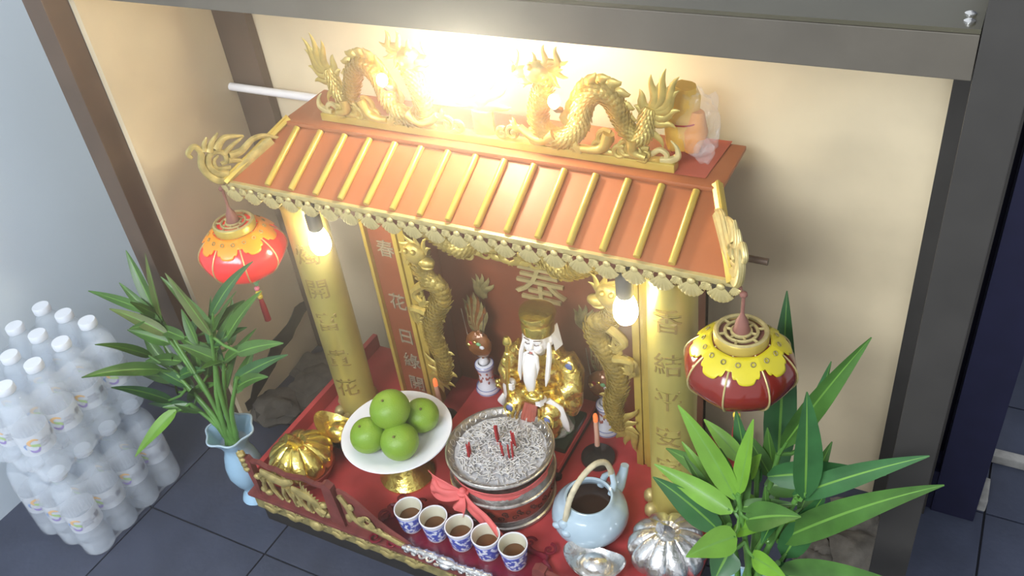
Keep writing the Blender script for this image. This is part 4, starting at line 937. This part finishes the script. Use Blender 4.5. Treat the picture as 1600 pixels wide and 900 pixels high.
# ---------------------------------------------------------------- plants in vases
def vase(c, lab):
    t = thing('flower_vase', lab, 'vase', c)
    ruf = lambda a, z, q: 1+(.07*math.sin(a*6) if z > .185 else 0)
    MB().lathe([(0, 0), (.026, 0), (.030, .006), (.026, .016), (.017, .026), (.020, .04), (.031, .06), (.038, .085), (.037, .11), (.031, .135), (.026, .15), (.0265, .162), (.034, .18), (.043, .194), (.047, .2), (.0455, .202), (.041, .195), (.032, .180), (.0235, .162), (.022, .15), (0, .14)], c, 48, rf=ruf).build('body', 'vase_blue', t)
    MB().tube([(c[0]+.0465*(1+.07*math.sin(6*a))*math.cos(a), c[1]+.0465*(1+.07*math.sin(6*a))*math.sin(a), c[2]+.2015) for a in [2*PI*i/72 for i in range(73)]], .0022, 6, cap=False).build('lip', 'celadon', t)
    MB().lathe([(0, .166), (.0265, .166), (.0285, .170), (0, .170)], c, 24).build('water', 'bottle_water', t)
vase((-1.196, .803, 0), 'pale blue ruffled vase on the floor at the left end of the shrine')
vase((-.178, .832, 0), 'pale blue ruffled vase on the floor at the right end of the shrine')
def leaf_mesh(b, tp, w_, arch, face, fold=.28, n=12):
    b, tp = Vector(b), Vector(tp); d = tp-b; ln = d.length; mid = (b+tp)/2+Vector((0, 0, 1))*arch*ln
    pts = [(1-q)**2*b+2*q*(1-q)*mid+q*q*tp for q in [i/(n-1) for i in range(n)]]
    vs = []; fs = []
    for i, p in enumerate(pts):
        q = i/(n-1); T = (pts[min(i+1, n-1)]-pts[max(i-1, 0)]).normalized(); s_ = T.cross(face)
        if s_.length < .05: s_ = T.cross(Vector((1, .3, 0)))
        s_.normalize(); nn = s_.cross(T).normalized()
        hw = w_*.54*(math.sin(PI*min(1, q**.68*.97+.03))**.85)*(1-.3*q)+.0009
        for k in (-1, -.55, -.08, .08, .55, 1): vs.append(p+s_*hw*k+nn*hw*fold*(abs(k)**1.4))
    for i in range(n-1):
        for k in range(5): fs.append((i*6+k, i*6+k+1, (i+1)*6+k+1, (i+1)*6+k))
    return MB().add(vs, fs)
def plant(lab, base, stalks, leaves, mats, seed, extra=0):
    t = thing('lucky_bamboo', lab, 'plant', base); rnd = random.Random(seed); B = Vector(base)
    for st in stalks:
        e = Vector(st); b0 = B+Vector((rnd.uniform(-.012, .012), rnd.uniform(-.012, .012), .0)); mid = b0*.5+e*.5; mid.x = b0.x*.7+e.x*.3; mid.y = b0.y*.7+e.y*.3
        Q = spline([b0, b0*.7+mid*.3, mid, e], 6); n = len(Q)
        MB().tube(Q, [(.0062 if i % 6 else .0072)*(1-.45*i/n) for i in range(n)], 9).build('stalk', 'stalk', t)
    leaves = list(leaves)
    for k in range(extra):
        st = Vector(rnd.choice(stalks)); q = B.lerp(st, rnd.uniform(.75, 1)); a = rnd.uniform(0, 2*PI); l = rnd.uniform(.09, .14)
        e = q+Vector((math.cos(a)*l*.75, math.sin(a)*l*.45, rnd.uniform(.0, .8)*l))
        if e.x < -1.36 and e.y < .81: e.x = -1.36
        e.y = min(e.y, .905); leaves.append((*q, *e, rnd.uniform(.016, .024)))
    for k, L in enumerate(leaves):
        face = Vector((rnd.uniform(-.5, .5), -.55+rnd.uniform(-.3, .3), .7))
        o = leaf_mesh(L[:3], L[3:6], L[6]*1.12, rnd.uniform(.02, .12), face).build('leaf', mats[k % len(mats)] if len(L) < 8 else L[7], t)
        o.data.materials.append(MATS['leaf_rib'])
        for pi_, pg_ in enumerate(o.data.polygons): pg_.material_index = 1 if pi_ % 5 == 2 else 0
        # short sheath that joins the leaf to the nearest stalk
        b0 = Vector(L[:3]); near = None; best = 9
        for st in stalks:
            e = Vector(st)
            for q in (.5, .65, .8, .9, 1):
                c_ = B.lerp(e, q) if q < 1 else e
                if (c_-b0).length < best: best = (c_-b0).length; near = c_
        if best > .006: MB().tube([tuple(near), tuple(near.lerp(b0, .5)+Vector((0, 0, -.004))), tuple(b0+(Vector(L[3:6])-b0)*.06)], [.0032, .0030, .0022], 6).build('leaf_stem', 'stalk', o)
LEAF_R = [(-0.199, 0.83, 0.414, -0.293, 0.86, 0.537, 0.03, 'leaf_bright'), (-0.195, 0.83, 0.429, -0.189, 0.86, 0.548, 0.024, 'leaf_bright'), (-0.2, 0.82, 0.397, -0.322, 0.84, 0.425, 0.029, 'leaf_bright'), (-0.217, 0.82, 0.346, -0.317, 0.82, 0.421, 0.037), (-0.188, 0.8, 0.373, -0.241, 0.74, 0.375, 0.037, 'leaf_bright'), (-0.181, 0.82, 0.389, -0.106, 0.8, 0.455, 0.036), (-0.109, 0.84, 0.446, -0.126, 0.86, 0.62, 0.036, 'leaf_dark'), (-0.176, 1.0, 0.287, -0.21, 1.12, 0.566, 0.044, 'leaf_dark'), (-0.156, 0.9, 0.464, -0.069, 0.95, 0.653, 0.031), (-0.126, 0.85, 0.431, 0.025, 0.86, 0.563, 0.028, 'leaf_dark'), (-0.139, 0.84, 0.338, 0.047, 0.83, 0.552, 0.036, 'leaf'), (-0.166, 0.87, 0.432, -0.018, 0.88, 0.488, 0.035), (-0.127, 0.8, 0.314, 0.051, 0.78, 0.406, 0.049), (-0.126, 0.83, 0.321, -0.086, 0.86, 0.444, 0.035, 'leaf_dark'), (-0.205, 0.88, 0.438, -0.274, 0.92, 0.458, 0.022), (-0.205, 0.9, 0.417, -0.23, 0.93, 0.484, 0.022), (-0.168, 0.9, 0.40, -0.217, 0.92, 0.46, 0.02), (-0.163, 0.9, 0.39, -0.184, 0.93, 0.465, 0.024), (-0.19, 0.86, 0.432, -0.175, 0.86, 0.485, 0.019, 'leaf_bright'), (-0.196, 0.8, 0.337, -0.207, 0.76, 0.308, 0.04), (-0.148, 0.82, 0.351, -0.163, 0.84, 0.446, 0.018), (-0.171, 0.88, 0.398, -0.075, 0.9, 0.418, 0.032), (-0.214, 0.86, 0.344, -0.301, 0.9, 0.42, 0.021), (-0.143, 0.86, 0.391, -0.153, 0.8, 0.374, 0.023), (-0.236, 0.9, 0.347, -0.344, 0.95, 0.337, 0.026), (-0.115, 0.85, 0.402, -0.092, 0.9, 0.502, 0.021), (-0.164, 0.8, 0.339, -0.108, 0.76, 0.371, 0.026), (-0.13, 0.93, 0.44, -0.115, 0.97, 0.58, 0.025), (-0.205, 0.84, 0.386, -0.235, 0.87, 0.463, 0.024)]
LEAF_L = [(-1.324, 0.84, 0.398, -1.424, 0.86, 0.471, 0.019), (-1.354, 0.86, 0.424, -1.421, 0.9, 0.522, 0.022), (-1.327, 0.85, 0.414, -1.335, 0.88, 0.548, 0.021, 'leaf_old'), (-1.342, 0.84, 0.434, -1.504, 0.84, 0.445, 0.017), (-1.298, 0.83, 0.397, -1.428, 0.82, 0.435, 0.021, 'leaf_old'), (-1.159, 0.82, 0.446, -1.243, 0.84, 0.552, 0.024, 'leaf_old'), (-1.165, 0.84, 0.474, -1.031, 0.86, 0.613, 0.018), (-1.158, 0.84, 0.414, -1.06, 0.88, 0.528, 0.026), (-1.203, 0.86, 0.409, -1.149, 0.9, 0.491, 0.018), (-1.108, 0.82, 0.418, -1.003, 0.84, 0.456, 0.023), (-1.147, 0.82, 0.335, -1.026, 0.86, 0.405, 0.022), (-1.175, 0.84, 0.351, -1.108, 0.88, 0.428, 0.015), (-1.319, 0.8, 0.327, -1.365, 0.676, 0.40, 0.024), (-1.364, 0.82, 0.331, -1.365, 0.727, 0.438, 0.017), (-1.35, 0.81, 0.22, -1.365, 0.717, 0.338, 0.02), (-1.28, 0.768, 0.259, -1.34, 0.682, 0.19, 0.024, 'leaf_bright'), (-1.366, 0.84, 0.29, -1.424, 0.86, 0.345, 0.023), (-1.335, 0.82, 0.236, -1.315, 0.83, 0.341, 0.017), (-1.347, 0.84, 0.233, -1.288, 0.86, 0.367, 0.024), (-1.253, 0.83, 0.402, -1.361, 0.84, 0.396, 0.019), (-1.223, 0.83, 0.395, -1.27, 0.86, 0.446, 0.021), (-1.267, 0.84, 0.313, -1.272, 0.86, 0.363, 0.019), (-1.328, 0.83, 0.192, -1.453, 0.82, 0.167, 0.018), (-1.293, 0.83, 0.331, -1.393, 0.82, 0.308, 0.022), (-1.28, 0.86, 0.265, -1.267, 0.9, 0.341, 0.022), (-1.203, 0.84, 0.282, -1.177, 0.87, 0.35, 0.025), (-1.291, 0.87, 0.279, -1.364, 0.90, 0.322, 0.02), (-1.37, 0.86, 0.347, -1.48, 0.88, 0.329, 0.019), (-1.236, 0.87, 0.349, -1.253, 0.92, 0.437, 0.019), (-1.35, 0.84, 0.255, -1.46, 0.84, 0.229, 0.024), (-1.33, 0.88, 0.314, -1.30, 0.92, 0.388, 0.02), (-1.198, 0.88, 0.36, -1.209, 0.93, 0.433, 0.019)]
STL = [(-1.324, .84, .398), (-1.173, .83, .433), (-1.167, .83, .371), (-1.134, .82, .348), (-1.315, .82, .308), (-1.27, .795, .256), (-1.294, .82, .269), (-1.35, .86, .424), (-1.213, .87, .406)]
STR = [(-.196, .83, .425), (-.205, .825, .36), (-.14, .84, .40), (-.16, .90, .45), (-.12, .84, .44), (-.185, .89, .42), (-.13, .81, .33), (-.18, .82, .34)]
plant('lucky bamboo with narrow drooping leaves in the left floor vase', (-1.196, .803, .170), STL, LEAF_L, ['leaf', 'leaf', 'leaf_dark', 'leaf'], 21, 24)
plant('lucky bamboo with broad bright leaves in the right floor vase', (-.178, .832, .170), STR, LEAF_R, ['leaf', 'leaf', 'leaf_bright', 'leaf_dark'], 22, 8)
# ---------------------------------------------------------------- water bottles in shrink wrap
BR = .0315; SPX, SPY = .0655, .0632
def make_bottle():
    t = thing('water_bottle', '', 'bottle', (0, 0, 0))
    MB().lathe([(0, .004), (.018, .0015), (.027, 0), (.030, .004), (.0312, .014), (.0312, .036), (.0298, .040), (.0312, .044), (.0312, .058), (.0298, .062), (.0308, .066), (.0312, .07), (.0308, .125), (.0312, .129), (.0298, .133), (.0312, .138), (.0308, .158), (.0288, .175), (.0245, .189), (.0185, .200), (.0150, .205), (.0145, .2095), (0, .2095)], (0, 0, 0), 26).build('bottle_body', 'bottle_pet', t, world=False)
    MB().lathe([(0, .2098), (.0164, .2098), (.0168, .211), (.0166, .222), (.0155, .2238), (0, .2238)], (0, 0, 0), 26, rf=lambda a, z, q: 1+.012*math.sin(a*26)).build('cap', 'bottle_cap', t, world=False)
    lb = MB().lathe([(.0314, .074), (.0314, .121), (.0310, .121), (.0310, .074)], (0, 0, 0), 36, closed=True).build('label', 'bottle_label', t, world=False)
    def wrapm(vs, a0, z0, r=.0319): return [((r-y)*math.sin(a0+x/r), -(r-y)*math.cos(a0+x/r), z0+z) for x, y, z in vs]
    A = .85
    for k, (tx, zz) in enumerate((('SPACE', .103), ('DRINKING', .097), ('WATER', .091))):
        v, f = text_geo(tx, .0062, .0001); MB().add(wrapm(v, A+.42, zz), f).build('lettering', 'ink_grey', lb, smooth=False, world=False)
    def arc(pts, w_, m):
        Q = spline(pts, 6); n = len(Q); mb = MB()
        L_ = [(x, 0, z) for x, z in Q]; mb.tube(L_, [w_*(.35+.65*math.sin(PI*(i+.5)/n)) for i in range(n)], 6, flat=((0, 1, 0), .15)); mb.v = wrapm(mb.v, A-.25, .098); mb.build('logo', m, lb, world=False)
    arc([(.010, .009), (.002, .014), (-.007, .010), (-.006, .004), (0, .001)], .0032, 'ink_orange')
    arc([(-.006, .005), (-.001, .001), (.006, -.002), (.008, -.007)], .0034, 'ink_green')
    arc([(.008, -.006), (.003, -.013), (-.005, -.013), (-.010, -.008)], .0030, 'ink_purple')
    arc([(-.012, .006), (-.017, .002), (-.016, -.006)], .0022, 'ink_blue')
    mb = MB()
    for k in range(12): mb.add(wrapm([(x, -.0001, z) for x, z in ((-.006+k*.001, -.006), (-.006+k*.001+.0006*(1+k % 2*.5), -.006), (-.006+k*.001+.0006*(1+k % 2*.5), .006), (-.006+k*.001, .006))], A+1.15, .1), [(0, 1, 2, 3)])
    mb.build('bar_code', 'ink_grey', lb, smooth=False, world=False)
    return t
proto = make_bottle(); firstb = True
ROW = ('right-hand', 'middle', 'wall-side'); POS = ('frontmost', 'second', 'third', 'rearmost'); LV = ('lower', 'upper')
for lv in range(2):
    x0, y0, z0 = -1.427, .578, lv*.2245
    for i in range(3):
        for j in range(4):
            t = proto if firstb else copy_tree(proto); firstb = False
            t.location = (x0-i*SPX, y0+j*SPY, z0); t.rotation_euler.z = random.uniform(-.35, .35)
            t['label'] = 'clear water bottle, %s from the front in the %s row of the %s pack' % (POS[j], ROW[i], LV[lv])
            t['group'] = 'bottles in the %s shrink-wrapped pack' % LV[lv]
    # the film hugs the outer bottles
    def outline(R):
        pts = []
        xs = [x0-i*SPX for i in range(3)]; ys = [y0+j*SPY for j in range(4)]
        def side(cs, a_mid):
            for k, c in enumerate(cs):
                lo_, hi_ = -PI/4, PI/4
                if k == 0: lo_ = -PI/4-.0
                for q in range(7):
                    a = a_mid+lo_+(hi_-lo_)*q/6; pts.append((c[0]+R*math.cos(a)*1.0, c[1]+R*math.sin(a)))
        side([(xs[0], y) for y in ys], 0); side([(x, ys[-1]) for x in xs], PI/2); side([(xs[-1], y) for y in ys[::-1]], PI); side([(x, ys[0]) for x in xs[::-1]], -PI/2)
        return pts
    lev = [(.018, .0008), (.0285, .0008), (.0325, .006), (.0332, .03), (.0330, .10), (.0332, .145), (.028, .172), (.021, .186)]
    vs = []; fs = []
    for k, (R, z) in enumerate(lev):
        for q, (x, y) in enumerate(outline(R)): vs.append((x, y, z0+z))
    n = len(vs)//len(lev)
    for k in range(len(lev)-1):
        for q in range(n): fs.append((k*n+q, k*n+(q+1) % n, (k+1)*n+(q+1) % n, (k+1)*n+q))
    o = MB().add(vs, fs).build('shrink_wrap', 'film')
    tag(o, 'clear shrink film around the %s pack of water bottles' % LV[lv], 'plastic wrap')
# ---------------------------------------------------------------- scattering volume added for the bulbs' bloom and the milky veil
hm = bpy.data.materials.new('glow_haze'); hm.use_nodes = True; nt = hm.node_tree
nt.nodes.remove(nt.nodes['Principled BSDF']); vsn = nt.nodes.new('ShaderNodeVolumeScatter')
vsn.inputs['Color'].default_value = (1, .98, .94, 1); vsn.inputs['Density'].default_value = .13; vsn.inputs['Anisotropy'].default_value = 0.82
nt.links.new(vsn.outputs[0], nt.nodes['Material Output'].inputs['Volume'])
MATS['glow_haze'] = hm
hz_ = MB().box2((-1.685, .12, .001), (-.14, 1.27, 1.9)).build('glow_haze', 'glow_haze', smooth=False)
hz_['kind'] = 'stuff'; tag(hz_, 'thin haze volume added around the shrine and the counter for lamp bloom and milky veil', 'haze')
